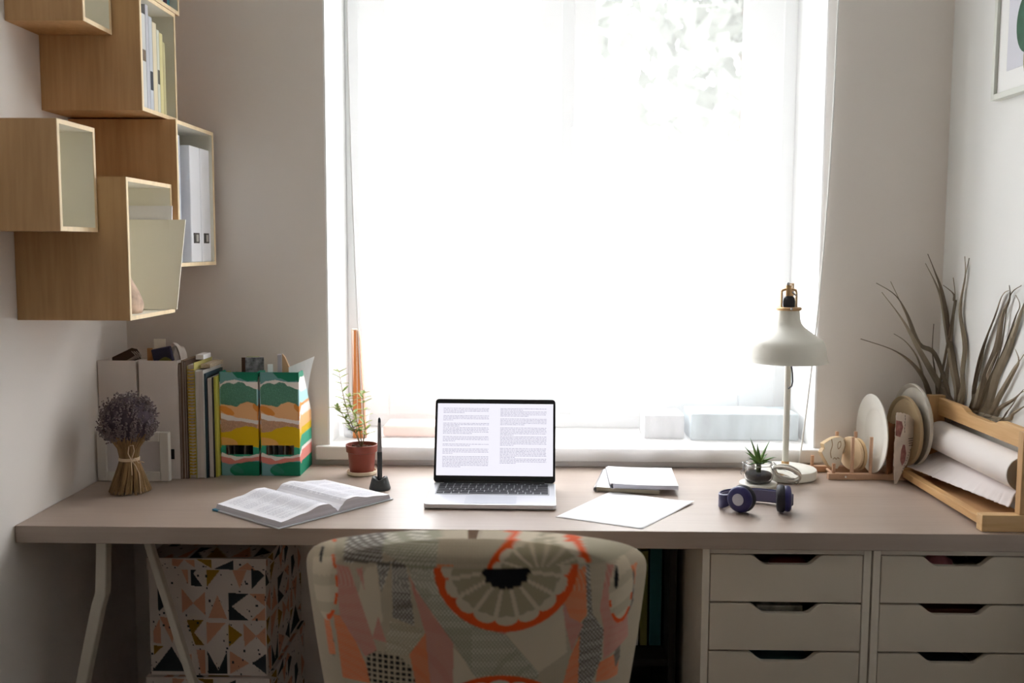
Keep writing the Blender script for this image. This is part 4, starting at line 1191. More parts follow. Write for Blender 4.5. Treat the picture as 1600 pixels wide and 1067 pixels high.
for q in ((-.034, -.005), (-.034, .005)):
    tube(b, [j0 + V((q[0], q[1], .047)), j0 + V((q[0] - .006, q[1], .044)), j0 + V((q[0] - .004, q[1], .034)), j0 + V((q[0] - .011, q[1], .022)), j0 + V((q[0] - .009, q[1] * .6, .020))], .0009, 6)
tube(b, [j0 + V((-.0345, -.006, .050)), j0 + V((-.041, -.006, .051)), j0 + V((-.041, .006, .051)), j0 + V((-.0345, .006, .050))], .0009, 6)
for q in (-.006, .006):
    tube(b, [j0 + V((.033, q, .046)), j0 + V((.039, q, .050)), j0 + V((.042, q, .044)), j0 + V((.037, q, .034)), j0 + V((.041, q, .024))], .0010, 6)
    ball(b, j0 + V((.041, q, .048)), .0022, 1)
obj('wire_clasp', b, M['steel'], t, smooth=True)
# the detached lid leaning beside
t = thing('jar_lid', 'round glass jar lid with a white seal leaning between jar and lamp base', 'lid', (.672, 2.50, TOP))
ML2 = Matrix.Translation((.6520, 2.482, TOP + .0305)) @ Matrix.Rotation(radians(28), 4, 'Z') @ Matrix.Rotation(radians(38), 4, 'Y') @ Matrix.Rotation(radians(-18), 4, 'X')
obj('lid_glass', lathe(B(), [(0, .001), (.022, .001), (.029, .0035), (.0345, .004), (.0345, .008), (.030, .010), (0, .012)], (0, 0, 0), 48, ML2), M['glass'], t, smooth='auto')
b = B(); tube(b, [ML2 @ V((.0335 * cos(a), .0335 * sin(a), .001)) for a in [2 * pi * k / 48 for k in range(49)]], .0035, 10)
tube(b, [ML2 @ V((.029 * cos(a), .029 * sin(a), .010)) for a in [2 * pi * k / 48 for k in range(49)]], .0028, 10)
obj('rubber_seal', b, mat('seal_white', srgb(232, 226, 214), .5), t, smooth=True)
b = B(); tube(b, [ML2 @ V((.034, -.006, .004)), ML2 @ V((.041, -.006, .001)), ML2 @ V((.043, 0, -.003)), ML2 @ V((.041, .006, .001)), ML2 @ V((.034, .006, .004))], .001, 6)
obj('wire_loop', b, M['steel'], t, smooth=True)
# succulent
s0 = j0 + V((0, 0, .024))
t = thing('succulent_plant', 'small spiky green succulent growing in the glass jar', 'succulent', s0)
obj('stem', tube(B(), [s0 + V((0, 0, 0)), s0 + V((0, 0, .025))], [.006, .007], 12), mat('succ_stem', srgb(120, 130, 90), .7), t, smooth=True)
def spike(bm, base, d, L, w, up, bend, LCY):
    d = d.normalized(); pts = []
    N = 8; s = d.cross(V((0, 0, 1)))
    if s.length < .05: s = V((1, 0, 0))
    s.normalize(); n = s.cross(d).normalized(); rows = []
    for i in range(N + 1):
        q = i / N; c = base + d * L * q - V((0, 0, 1)) * bend * L * q * q
        ww = w * (1 - q ** 1.6) * (.7 + .3 * (1 - q)) + .0003
        row = []
        for sx, hz in ((-1, .35), (-.5, .02), (0, 0), (.5, .02), (1, .35), (.5, -.28), (-.5, -.28)):
            v = bm.verts.new(c + s * sx * ww / 2 + n * hz * ww * .8)
            g = .5 + .5 * q
            v[LCY] = (*srgb(70 + 70 * (1 - q), 116 + 50 * (1 - q), 62 + 20 * (1 - q)), 1); row.append(v)
        rows.append(row)
    for r0, r1 in zip(rows, rows[1:]):
        for k in range(7): bm.faces.new((r0[k], r0[(k + 1) % 7], r1[(k + 1) % 7], r1[k]))
b = B(); LY = b.verts.layers.float_color.new('Col')
k0_ = s0 + V((0, 0, .024))
ppx = .00162
def tipd(px_, py_, dy): 
    p = ony(px_, py_, jc.y + dy); return p
SPW = .0145
tips = [(1172, 681, -.004), (1203, 686, .0), (1162, 694, -.012), (1163, 702, -.02), (1183, 690, .01), (1168, 712, -.024), (1214, 711, -.012), (1200, 705, .018), (1207, 719, -.026), (1170, 724, -.03), (1176, 715, .02), (1192, 722, -.034), (1199, 717, .028), (1186, 724, -.034), (1180, 700, .022)]
for x_, y_, dy in tips:
    p = tipd(x_, y_, dy); d = p - k0_; Ln = d.length
    bend = .28 if y_ > 700 else .1
    d2 = d + V((0, 0, bend * Ln))
    spike(b, k0_ - V((0, 0, .003)), d2, d2.length, SPW, 0, bend, LY)
obj('leaves', b, mat('succulent_leaf', (1, 1, 1), .4, vcol=True), t, smooth=True)

# ------------------------------------------------------------------ headphones
hn = mat('headphone_navy', srgb(38, 38, 88), .35)
hp_c = V((.520, 2.262, TOP))
t = thing('headphones', 'navy blue over-ear headphones resting on the desk below the jar', 'headphones', hp_c)
padm = mat('ear_pad', srgb(24, 24, 34), .6)
def cup(c, d, name='ear_cup'):
    """c centre, d outward axis"""
    m = Matrix.Translation(c) @ d.to_track_quat('Z', 'Y').to_matrix().to_4x4()
    e = obj(name, lathe(B(), [(0, .013), (.012, .013), (.024, .012), (.0285, .009), (.030, .004), (.0285, -.002), (.0, -.002)], (0, 0, 0), 44, m), hn, t, smooth='auto')
    obj('ear_cushion', lathe(B(), [(.0275, -.002), (.0305, -.005), (.0312, -.012), (.0290, -.019), (.022, -.021), (.014, -.018), (.012, -.010), (0, -.010)], (0, 0, 0), 44, m), padm, e, smooth=True)
    obj('logo_disc', lathe(B(), [(0, .0142), (.0135, .0142), (.0135, .0128)], (0, 0, 0), 32, m), mat('silver_disc', srgb(176, 178, 190), .3, metal=.4), e, smooth='auto')
    return m
cl = V((.481, 2.222, TOP + .0322)); cr = V((.584, 2.226, TOP + .0332))
ml = cup(cl, V((-.62, -.78, .06)))
mr_ = cup(cr, V((.97, -.22, .03)))
# band: lies on the desk, running back and round
b = B()
pts = [(.4645, 2.2385), (.4535, 2.240), (.4440, 2.252), (.4440, 2.274), (.458, 2.297), (.485, 2.312), (.520, 2.318), (.555, 2.313), (.583, 2.298), (.598, 2.275), (.603, 2.25), (.600, 2.232)]
def bez(pts, n=4):
    out = []
    for i in range(len(pts) - 1):
        p0 = V(pts[max(i - 1, 0)]); p1 = V(pts[i]); p2 = V(pts[i + 1]); p3 = V(pts[min(i + 2, len(pts) - 1)])
        for k in range(n):
            q = k / n
            out.append(.5 * ((2 * p1) + (-p0 + p2) * q + (2 * p0 - 5 * p1 + 4 * p2 - p3) * q * q + (-p0 + 3 * p1 - 3 * p2 + p3) * q ** 3))
    out.append(V(pts[-1])); return out
bp_ = bez(pts)
def bandmesh(off0, off1, zc_, hf, tail):
    b = B(); N = len(bp_); rings = []
    for i, p in enumerate(bp_):
        d = (bp_[min(i + 1, N - 1)] - bp_[max(i - 1, 0)]).normalized(); nn = V((-d.y, d.x))
        q = i / (N - 1); e = min(q, 1 - q)
        h = hf * (1 - .25 * max(0, 1 - e / .15)); zz = zc_ + .012 * max(0, 1 - e / .22) ** 1.5
        rings.append([b.verts.new((p.x + nn.x * o_, p.y + nn.y * o_, TOP + zz + s_z * h)) for o_, s_z in ((off0, -1), (off0 * .6 + off1 * .4, -1.08), (off1, -1), (off1, 1), (off0 * .6 + off1 * .4, 1.08), (off0, 1))])
    for r0, r1 in zip(rings, rings[1:]):
        for k in range(6): b.faces.new((r0[k], r0[(k + 1) % 6], r1[(k + 1) % 6], r1[k]))
    b.faces.new(rings[0]); b.faces.new(rings[-1]); return b
obj('headband', bandmesh(-.0015, .003, .0185, .0150, 0), hn, t, smooth='auto')
obj('headband_lining', bandmesh(-.0045, -.0016, .0185, .0128, 0), mat('silver_lining', srgb(120, 116, 150), .4), t, smooth='auto')

# ------------------------------------------------------------------ plate rack with plates
bc = M['beech']
t = thing('plate_rack', 'low wooden peg rack holding plates and wooden pieces', 'plate rack', (.86, 2.6, TOP))
bz = M['beechz'] = wood('beech_peg', srgb(206, 168, 140), srgb(184, 142, 112), 'z', 12, .55, .9)
yf_, yb_ = 2.560, 2.648
obj('rail', box(B(), (.778, yf_ - .009, TOP + .0006), (.985, yf_ + .009, TOP + .017)), bc, t, bevel=.0012)
obj('rail', box(B(), (.742, yb_ - .009, TOP + .0006), (.985, yb_ + .009, TOP + .017)), bc, t, bevel=.0012)
obj('crossbar', tube(B(), [(.80, yf_, TOP + .009), (.80, yb_, TOP + .009)], .004, 12), bc, t)
for x, h, yy in ((.793, .042, yf_), (.8405, .112, yf_), (.888, .112, yf_), (.932, .112, yf_), (.762, .045, yb_), (.826, .110, yb_), (.876, .110, yb_), (.925, .11, yb_), (.968, .11, yb_)):
    obj('peg', tube(B(), [(x, yy, TOP + .0172), (x, yy, TOP + h)], .0045, 14), bz, t, smooth='auto')
obj('screw', tube(B(), [(.822, yf_ - .0095, TOP + .009), (.822, yf_ - .0085, TOP + .009)], .003, 12), M['steel'], t)

def disc_plate(name, c, r, yaw, tiltz, m, label, cat, kind='plate', group=None, th=.004, lean=0, sq=1.0):
    """round plate standing on edge: axis points to -x turned by yaw"""
    ax = Matrix.Translation(c) @ Matrix.Rotation(yaw, 4, 'Z') @ Matrix.Rotation(lean, 4, 'Y') @ Matrix.Rotation(radians(-90), 4, 'Y')
    t = thing(name, label, cat, (c[0], c[1], c[2] - r), group)
    if kind == 'plate':
        prof = [(0, .002), (r * .55, .002), (r * .62, .006), (r * .66, .0075), (r * .97, .0135), (r, .0150), (r, .0125), (r * .97, .0105), (r * .66, .0035), (r * .60, .0), (r * .5, -.002), (0, -.002)]
    elif kind == 'shallow':
        prof = [(0, .002), (r * .90, .003), (r * .95, .008), (r * .985, .010), (r, .008), (r, .002), (r * .95, -.002), (0, -.003)]
    else:
        prof = [(0, th), (r * .97, th), (r, th * .7), (r, th * .1), (r * .97, 0), (0, 0)]
    obj('disc', lathe(B(), prof, (0, 0, 0), 64, ax), m, t, smooth='auto')
    return t
cer = mat('white_ceramic', srgb(228, 226, 218), .3, coat=.3)
disc_plate('dinner_plate', (.911, 2.588, TOP + .0145 + .103), .103, radians(3), 0, cer, 'large white plate with a wide rim standing in the rack', 'plate')
disc_plate('serving_plate', (1.004, 2.582, .7855 + .107), .107, radians(5), 0, mat('grey_ceramic', srgb(196, 190, 178), .4, noise=(30, .12, (1, 1, 1))), 'largest grey-white plate behind the tan plate', 'plate', kind='shallow')
disc_plate('serving_plate', (.984, 2.580, .7855 + .091), .091, radians(7), 0, mat('tan_ceramic', srgb(172, 150, 116), .5), 'tan plate behind the painted paper pieces', 'plate', kind='shallow')
disc_plate('wooden_disc', (.853, 2.600, TOP + .0175 + .044), .044, radians(24), 0, mat('birch_disc', srgb(220, 194, 156), .6), 'round wooden disc behind the cut-out wooden fish', 'disc', kind='disc', th=.008)
disc_plate('wooden_disc', (.871, 2.600, TOP + .0175 + .042), .042, radians(12), 0, mat('birch_disc2', srgb(206, 178, 136), .6), 'second round wooden disc, right against the large white plate', 'disc', kind='disc', th=.008)
# fish shaped cut-out
t = thing('wooden_fish', 'cream-painted wooden fish cut-out standing at the left end of the rack', 'cut-out', (.81, 2.60, TOP + .0175))
mf = Matrix.Translation((.806, 2.598, TOP + .0178)) @ Matrix.Rotation(radians(28), 4, 'Z')
fish = [(-.040, .072), (-.036, .060), (-.046, .050), (-.040, .040), (-.020, .012), (-.004, .001), (.012, .0), (.022, .012), (.028, .040), (.043, .046), (.041, .068), (.034, .080), (.020, .086), (-.002, .086), (-.020, .080)]
obj('fish_body', prism(B(), fish, 'y', 0, .014, mf), M['plywood'], t, bevel=.001)
fs = [(x * .97, .043 + (z - .043) * .97) for x, z in fish]
wf_ = obj('painted_face', prism(B(), fs, 'y', -.0008, 0.0002, mf), mat('fish_paint', srgb(248, 246, 234), .6), t)
ln = mat('fish_line', srgb(178, 158, 126), .7)
b = B()
def stroke(pts, w=.0022):
    pts = bez(pts, 3)
    for p0, p1 in zip(pts, pts[1:]):
        d = (p1 - p0).normalized(); n_ = V((-d.y, d.x)) * w / 2
        b.faces.new([b.verts.new(mf @ V((q.x, -.0011, q.y))) for q in (p0 - n_, p1 - n_ + d * .0003, p1 + n_ + d * .0003, p0 + n_)])
stroke([(-.014, .083), (-.010, .066), (-.016, .048), (-.012, .032)], .003)
stroke([(.010, .070), (.018, .074), (.020, .062), (.012, .054), (.009, .062), (.010, .070)], .0025)
stroke([(-.006, .028), (0, .032), (.005, .027), (.010, .031), (.016, .027)], .002)
stroke([(.030, .078), (.036, .062), (.028, .040)], .003)
obj('carved_lines', b, ln, wf_, normals=False)
# torn painted papers standing between the pegs
def torn(x, y, z, pts, rot, m, label, seed, tilt=0, T=.0015, curve=0):
    rr = random.Random(seed)
    mt = Matrix.Translation((x, y, z)) @ Matrix.Rotation(rot, 4, 'Z') @ Matrix.Rotation(tilt, 4, 'X')
    poly = []
    for i in range(len(pts)):
        p0 = V(pts[i]); p1 = V(pts[(i + 1) % len(pts)])
        n_ = max(1, int((p1 - p0).length / .006))
        for k in range(n_):
            q = p0.lerp(p1, k / n_); top_ = q.y > .04
            poly.append((q.x + (rr.gauss(0, .0009) if top_ else 0), q.y + (rr.gauss(0, .0013) if top_ else 0)))
    t = thing('painted_paper', label, 'artwork', (x, y, z), 'torn painted papers in the plate rack')
    obj('sheet', prism(B(), poly, 'y', -T / 2, T / 2, mt), m, t)
    return t, mt
pap = mat('handmade_paper', srgb(226, 214, 202), .85, noise=(26, .22, (1, 1, 1)))
papk = mat('kraft_sheet', srgb(140, 94, 62), .8)
t1, mt1 = torn(.956, 2.520, TOP + .002, [(-.030, 0), (-.022, .0), (.022, .060), (.036, .110), (.038, .160), (.018, .172), (-.004, .180), (-.034, .186), (-.036, .06)], radians(32), pap, 'large torn paper with a pinkish figure and black marks', 5)
b = B(); blot = [(-.004, .10), (.004, .098), (.010, .075), (.006, .055), (-.004, .045), (-.012, .060), (-.010, .085)]
prism(b, blot, 'y', -.0012, -.0008, mt1)
prism(b, [(-.034, .165), (-.012, .160), (-.006, .145), (-.016, .120), (-.034, .126)], 'y', -.0012, -.0008, mt1)
obj('pink_wash', b, mat('pink_wash', srgb(170, 116, 112), .9, noise=(80, .5, (1, 1, 1))), t1)
b = B()
for k in range(4): box(b, (.016 + .001 * k, -.0013, .112 - .006 * k), (.034, -.0009, .1135 - .006 * k), mt1)
for k in range(9): box(b, (.024 - .0035 * k, -.0013, .082 - .0065 * k), (.026 - .0035 * k, -.0009, .084 - .0065 * k), mt1)
for k in range(6): box(b, (-.001 + .0012 * (k % 2), -.0013, .170 - .008 * k), (.0003 + .0012 * (k % 2), -.0009, .176 - .008 * k), mt1)
obj('black_marks', b, M['blackmat'], t1)
torn(.936, 2.552, TOP + .018, [(-.014, 0), (.010, 0), (.013, .060), (.014, .128), (-.016, .136)], radians(38), papk, 'dark brown paper behind the narrow white strip', 8)
b = B(); grid(b, lambda u, v: V((.9525 + .010 * u + .003 * sin(3 * v), 2.552 + .016 * u, TOP + .001 + .128 * (1 - v) - .006 * (1 - u) * 0 + .006 * u * (1 - v))), 5, 14)
tag(obj('paper_strip', b, mat('strip_white', srgb(222, 204, 186), .8), loc=(.957, 2.56, TOP + .001), solid=.001, smooth=True), 'narrow white paper strip hanging down in front of the rack end', 'paper strip')

# ------------------------------------------------------------------ paper roll holder
pn, pz = M['pine'], M['pine_z']
t = thing('paper_roll_holder', 'pine tabletop stand for a drawing paper roll by the right wall', 'roll holder', (1.05, 2.34, TOP))
z0 = TOP + .0006
HX0, HX1 = .965, 1.106
zt_ = .963
pu = M['pine_x'] = wood('pine_foot', srgb(220, 184, 134), srgb(196, 152, 100), 'x', 12, .5, 1.2)
obj('foot', box(B(), (HX0, 2.552, z0), (HX1, 2.580, z0 + .033)), pu, t, bevel=.0015)
obj('foot', box(B(), (HX0 - .002, 2.084, z0), (HX1, 2.112, z0 + .036)), pu, t, bevel=.0015)
obj('upright', box(B(), (1.042, 2.5835, z0), (1.084, 2.605, zt_ + .006)), pz, t, bevel=.0015)
up2 = obj('upright', box(B(), (1.042, 2.0865, z0 + .0362), (1.100, 2.109, zt_ + .001)), pz, t, bevel=.0015)
obj('screw', tube(B(), [(1.055, 2.0865, .868), (1.055, 2.0850, .868)], .006, 14), M['black'], up2)
# top bar with a notch
ya, yb2 = 2.109, 2.582
nb = [(ya, zt_ - .044), (yb2, zt_ - .044), (yb2, zt_), (ya + .335, zt_), (ya + .322, zt_ - .003), (ya + .305, zt_ - .010), (ya + .28, zt_ - .013), (ya + .18, zt_ - .013), (ya + .155, zt_ - .010), (ya + .14, zt_ - .003), (ya + .127, zt_), (ya, zt_)]
obj('top_bar', prism(B(), [(p[0], p[1]) for p in nb], 'x', 1.064, 1.080), pn, t, bevel=.0015)
obj('front_rail', box(B(), (HX0 + .004, 2.112, z0 + .008), (HX0 + .024, 2.552, z0 + .026)), pn, t, bevel=.0015)
obj('tray_slat', box(B(), (HX0 + .026, 2.112, z0 + .004), (1.10, 2.552, z0 + .012)), mat('ply_tray', srgb(196, 150, 104), .6), t)
RX, RZ, RR = 1.062 + .0, .866, .0385
RX = 1.0645
t2 = thing('paper_roll', 'thick roll of white drawing paper mounted in the pine holder', 'paper roll', (RX, 2.34, RZ))
# the roll sits in front of the top bar
obj('roll', tube(B(), [(RX + .002, 2.125, RZ), (RX + .002, 2.568, RZ)], RR, 56), mat('roll_paper', srgb(232, 226, 222), .85), t2, smooth='auto')
obj('roll_core', tube(B(), [(RX + .002, 2.1235, RZ), (RX + .002, 2.1248, RZ)], RR * .985, 40), mat('roll_end', srgb(166, 158, 148), .9), t2)
b = B(); rtt = random.Random(77)
edge = [rtt.gauss(0, .0012) for _ in range(90)]
def hang(u, v):
    y_ = 2.135 + (2.56 - 2.135) * u
    # v 0 leaves the roll underneath, v 1 torn edge
    ex = 1.040 - .056 * u ** 1.0; ez = .792 - .008 * u
    p0 = V((RX + .0, y_, RZ - RR - .001)); p3 = V((ex + edge[int(u * 89)] * v, y_ - .0 + .012 * v * (u - .3), ez))
    c1 = p0 + V((-.018, 0, -.002)); c2 = p3 + V((.012, 0, .012))
    q = v; return p0 * (1 - q) ** 3 + c1 * 3 * q * (1 - q) ** 2 + c2 * 3 * q * q * (1 - q) + p3 * q ** 3
grid(b, hang, 89, 14)
obj('loose_sheet', b, mat('roll_paper_sheet', srgb(230, 222, 220), .85), t2, smooth=True, solid=.0004)

# ------------------------------------------------------------------ dried leaves in a vase
vc = V((1.076, 2.655, TOP))
t = thing('vase', 'narrow dark vase hidden behind the roll holder, holding the dried leaves', 'vase', vc)
obj('vase_body', lathe(B(), [(0, .001), (.024, .001), (.030, .03), (.030, .08), (.024, .13), (.022, .16), (.025, .17), (.023, .17), (.020, .16), (.021, .13), (.026, .08), (0, .01)], vc, 36), mat('vase_dark', srgb(84, 78, 70), .5), t, smooth='auto')
t = thing('dried_leaves', 'long dried grey-brown palm leaves fanning out behind the roll holder', 'dried leaves', vc + V((0, 0, .1)))
dm = mat('dried_leaf', srgb(158, 146, 126), .8, noise=(30, .35, (1, 1, .15)))
dm2 = mat('dried_leaf_dark', srgb(128, 114, 96), .8, noise=(30, .35, (1, 1, .15)))
def zl(pt): return (1340 + pt[0] / 3.811, 380 + pt[1] / 3.811)
def dleaf(px, ys, w, m, tw=0.0):
    pts = []
    n = len(px)
    for i, p in enumerate(px):
        x, y = zl(p); Y = ys[0] + (ys[1] - ys[0]) * i / (n - 1)
        q = ony(x, y, Y)
        if q.x > 1.102: q = onx(x, y, 1.102)
        pts.append(q)
    rgt = px[0][0] > 650
    base = vc + (V((random.uniform(.008, .014), random.uniform(-.006, .0), .12)) if rgt else V((random.uniform(-.010, .008), random.uniform(-.006, .006), .10)))
    if rgt: pts.insert(0, V((random.uniform(1.092, 1.100), 2.60, .935)))
    p = [base] + pts
    q = []
    for i in range(len(p) - 1):
        a0 = p[max(i - 1, 0)]; a1 = p[i]; a2 = p[i + 1]; a3 = p[min(i + 2, len(p) - 1)]
        for k in range(5):
            s = k / 5; q.append(.5 * ((2 * a1) + (-a0 + a2) * s + (2 * a0 - 5 * a1 + 4 * a2 - a3) * s * s + (-a0 + 3 * a1 - 3 * a2 + a3) * s ** 3))
    q.append(p[-1])
    for v in q:
        if v.x > 1.105: v.x = 1.105
    b = B(); N = len(q); rings = []
    for i, c in enumerate(q):
        d = (q[min(i + 1, N - 1)] - q[max(i - 1, 0)]).normalized(); f = i / (N - 1)
        a = tw * f * 3
        s = d.cross(V((0, -1, 0))).normalized(); nn = s.cross(d)
        s2 = s * cos(a) + nn * sin(a)
        ww = w * 1.45 * (.45 + .55 * sin(pi * min(1, f * .9 + .12))) * (1 - f ** 5) + .0006
        n2 = s2.cross(d)
        rings.append([b.verts.new(c + s2 * ww / 2), b.verts.new(c + n2 * .0016), b.verts.new(c - s2 * ww / 2), b.verts.new(c - n2 * .0004)])
    for r0, r1 in zip(rings, rings[1:]):
        for k in range(4): b.faces.new((r0[k], r0[(k + 1) % 4], r1[(k + 1) % 4], r1[k]))
    b.faces.new(rings[0]); b.faces.new(rings[-1])
    for v in b.verts:
        if v.co.x > 1.107: v.co.x = 1.107
    obj('leaf', b, m, t)
LFS = [([(560, 960), (540, 880), (460, 660), (370, 600), (300, 430), (225, 310), (110, 238)], (2.65, 2.60), .010),
 ([(540, 940), (490, 850), (370, 640), (270, 460), (145, 290)], (2.65, 2.60), .012), ([(540, 930), (470, 800), (360, 620), (290, 430), (195, 228)], (2.66, 2.64), .009),
 ([(440, 960), (400, 820), (320, 710), (200, 630), (18, 568)], (2.65, 2.58), .008), ([(430, 960), (400, 840), (360, 690), (290, 590), (215, 540)], (2.66, 2.62), .006),
 ([(590, 960), (570, 720), (530, 480), (490, 300), (405, 118)], (2.66, 2.66), .014), ([(600, 960), (580, 700), (545, 520), (505, 300), (460, 170), (416, 64)], (2.66, 2.63), .016),
 ([(610, 960), (560, 700), (520, 460), (480, 260)], (2.66, 2.66), .010), ([(520, 960), (540, 700), (565, 520), (580, 330), (568, 205)], (2.66, 2.65), .007), ([(570, 420), (575, 340), (568, 298), (510, 248)], (2.65, 2.64), .005),
 ([(615, 960), (630, 780), (640, 620), (615, 430), (630, 250), (663, 88)], (2.66, 2.64), .014), ([(620, 960), (625, 760), (640, 600), (610, 400), (640, 200), (640, 78)], (2.66, 2.65), .008),
 ([(470, 960), (465, 800), (445, 640), (452, 480)], (2.66, 2.64), .006), ([(480, 960), (500, 880), (525, 760), (540, 660)], (2.66, 2.64), .006),
 ([(680, 1000), (700, 850), (740, 650), (820, 430), (860, 310), (900, 280)], (2.50, 2.36), .014), ([(700, 1010), (770, 780), (830, 620), (860, 440), (905, 330), (905, 250)], (2.50, 2.36), .012),
 ([(720, 1010), (800, 800), (880, 620), (940, 440), (965, 370), (940, 308)], (2.48, 2.34), .012), ([(750, 1010), (830, 790), (900, 620), (970, 420), (990, 360)], (2.46, 2.32), .014), ([(700, 1000), (760, 860), (850, 640), (900, 330), (975, 250)], (2.5, 2.34), .006),
 ([(760, 1030), (850, 900), (930, 760), (960, 700), (940, 630)], (2.42, 2.32), .009), ([(770, 1040), (860, 900), (940, 740), (990, 660)], (2.42, 2.30), .007),
 ([(780, 1045), (850, 980), (930, 930), (990, 870)], (2.40, 2.28), .008), ([(820, 1050), (900, 990), (960, 900), (1000, 880)], (2.38, 2.26), .010), ([(860, 1050), (930, 1010), (1010, 960)], (2.36, 2.25), .008),
 ([(660, 1000), (720, 780), (760, 600), (800, 480)], (2.52, 2.42), .012), ([(690, 1000), (730, 880), (790, 740), (830, 650)], (2.5, 2.4), .014)]
for i, (px, ys, w) in enumerate(LFS): dleaf(px, ys, w, dm if i % 3 else dm2, tw=(.5 if i % 2 else -.35))

# ------------------------------------------------------------------ framed picture on the right wall
t = thing('picture_frame', 'white framed cactus print hanging high on the right wall', 'picture', (XR, 2.3, 1.72))
fx = XR - .024
y1f = onx(1548, 145, fx).y; zb0 = onx(1548, 158, fx).z; y0f = y1f - .36; z1f = zb0 + .48
b = B(); w = .014
box(b, (fx, y0f, zb0), (XR - .0005, y0f + w, z1f)); box(b, (fx, y1f - w, zb0), (XR - .0005, y1f, z1f)); box(b, (fx, y0f + w, zb0), (XR - .0005, y1f - w, zb0 + w)); box(b, (fx, y0f + w, z1f - w), (XR - .0005, y1f - w, z1f))
obj('frame', b, mat('picture_frame_white', srgb(214, 216, 208), .5), t, bevel=.001)
obj('mat_board', box(B(), (fx + .008, y0f + w, zb0 + w), (fx + .011, y1f - w, z1f - w)), mat('picture_mat', srgb(232, 232, 230), .7), t)
mg = .045
art = obj('print', box(B(), (fx + .0068, y0f + w + mg, zb0 + w + mg), (fx + .008, y1f - w - mg, z1f - w - mg)), mat('print_ground', srgb(206, 206, 214), .7), t)
def art_poly(cy, cz, ry, rz, c, x):
    b = B(); prism(b, [(cy + ry * cos(a), cz + rz * sin(a)) for a in [2 * pi * k / 28 for k in range(28)]], 'x', x, x + .0006); return obj('painted_shape', b, mat('art_paint', c, .8, noise=(40, .3, (1, 1, 1))), art)
pA = onx(1597, 34, fx); pB = onx(1602, 85, fx)
art_poly(pA.y - .015, pA.z, .052, .068, srgb(56, 96, 74), fx + .0060)
art_poly(pB.y - .005, pB.z, .026, .052, srgb(140, 140, 66), fx + .0063)
art_poly(pB.y - .06, pB.z + .12, .04, .06, srgb(80, 120, 84), fx + .0061)

# ------------------------------------------------------------------ things on the sill
t = thing('wooden_board', 'tall narrow orange wooden board standing on the sill at the curtain edge', 'board', (-.485, 2.79, .804))
ob = [ony(x, y, 2.80) for x, y in ((552, 690), (573, 690), (567, 600), (563, 530), (561, 517), (553, 515))]
b = prism(B(), [(p.x, max(p.z, .8035)) for p in ob], 'y', 2.795, 2.812)
obj('board_body', b, wood('orange_wood', srgb(226, 146, 84), srgb(204, 122, 62), 'z', 8, .6), t, bevel=.001)
b = B(); x_ = ob[0].x
box(b, (x_ - .0012, 2.7945, .81), (x_ + .0002, 2.8125, ob[5].z)); box(b, (x_ + .013, 2.7942, .81), (x_ + .0145, 2.795, ob[5].z - .002)); box(b, (x_, 2.7945, ob[5].z - .001), (x_ + .014, 2.8125, ob[5].z + .002))
obj('edge_trim', b, mat('trim_cream', srgb(240, 226, 208), .7), t)
t = thing('plastic_tub', 'clear plastic tub with dark blue bits inside on the left end of the sill', 'tub', (-.505, 2.80, .804))
frost = bpy.data.materials.new('frosted_plastic'); frost.use_nodes = True; bs = frost.node_tree.nodes['Principled BSDF']
bs.inputs['Base Color'].default_value = (.86, .88, .9, 1); bs.inputs['Alpha'].default_value = .35; bs.inputs['Roughness'].default_value = .3
b = B(); c0 = (-.500, 2.83, .8035)
lathe(b, [(0, .001), (.033, .001), (.040, .07), (.042, .072), (.0405, .072), (.0335, .003), (0, .003)], c0, 32)
obj('tub_body', b, frost, t, smooth='auto')
b = B()
for k in range(26):
    a = rl.uniform(0, 6.3); r = rl.uniform(0, .022); ball(b, (c0[0] + r * cos(a), c0[1] + r * sin(a), c0[2] + rl.uniform(.010, .026)), rl.uniform(.005, .009), 1)
o = obj('blue_bits', b, mat('blue_bits', srgb(70, 92, 122), .5), t); o['kind'] = 'stuff'
tag(obj('storage_box', box(B(), (.46, 2.80, .8035), (.765, 2.94, .880)), mat('box_paleblue', srgb(186, 200, 206), .7, noise=(14, .35, (1, 1, .3))), loc=(.6, 2.86, .8035), bevel=.004), 'pale blue box standing on the sill behind the curtain and the lamp', 'box')
tag(obj('storage_box', box(B(), (.33, 2.82, .8035), (.445, 2.94, .872)), mat('box_grey', srgb(196, 196, 198), .7, noise=(14, .3, (1, 1, .3))), loc=(.6, 2.86, .8035), bevel=.004), 'pale grey box standing on the sill behind the curtain, mid right', 'box')
tag(obj('folded_blanket', box(B(), (-.42, 2.81, .8035), (-.235, 2.93, .838)), mat('peach_cloth', srgb(236, 196, 180), .9), loc=(-.33, 2.87, .8035), bevel=.012, segs=4), 'peach folded cloth on the sill behind the curtain left of the laptop', 'cloth')

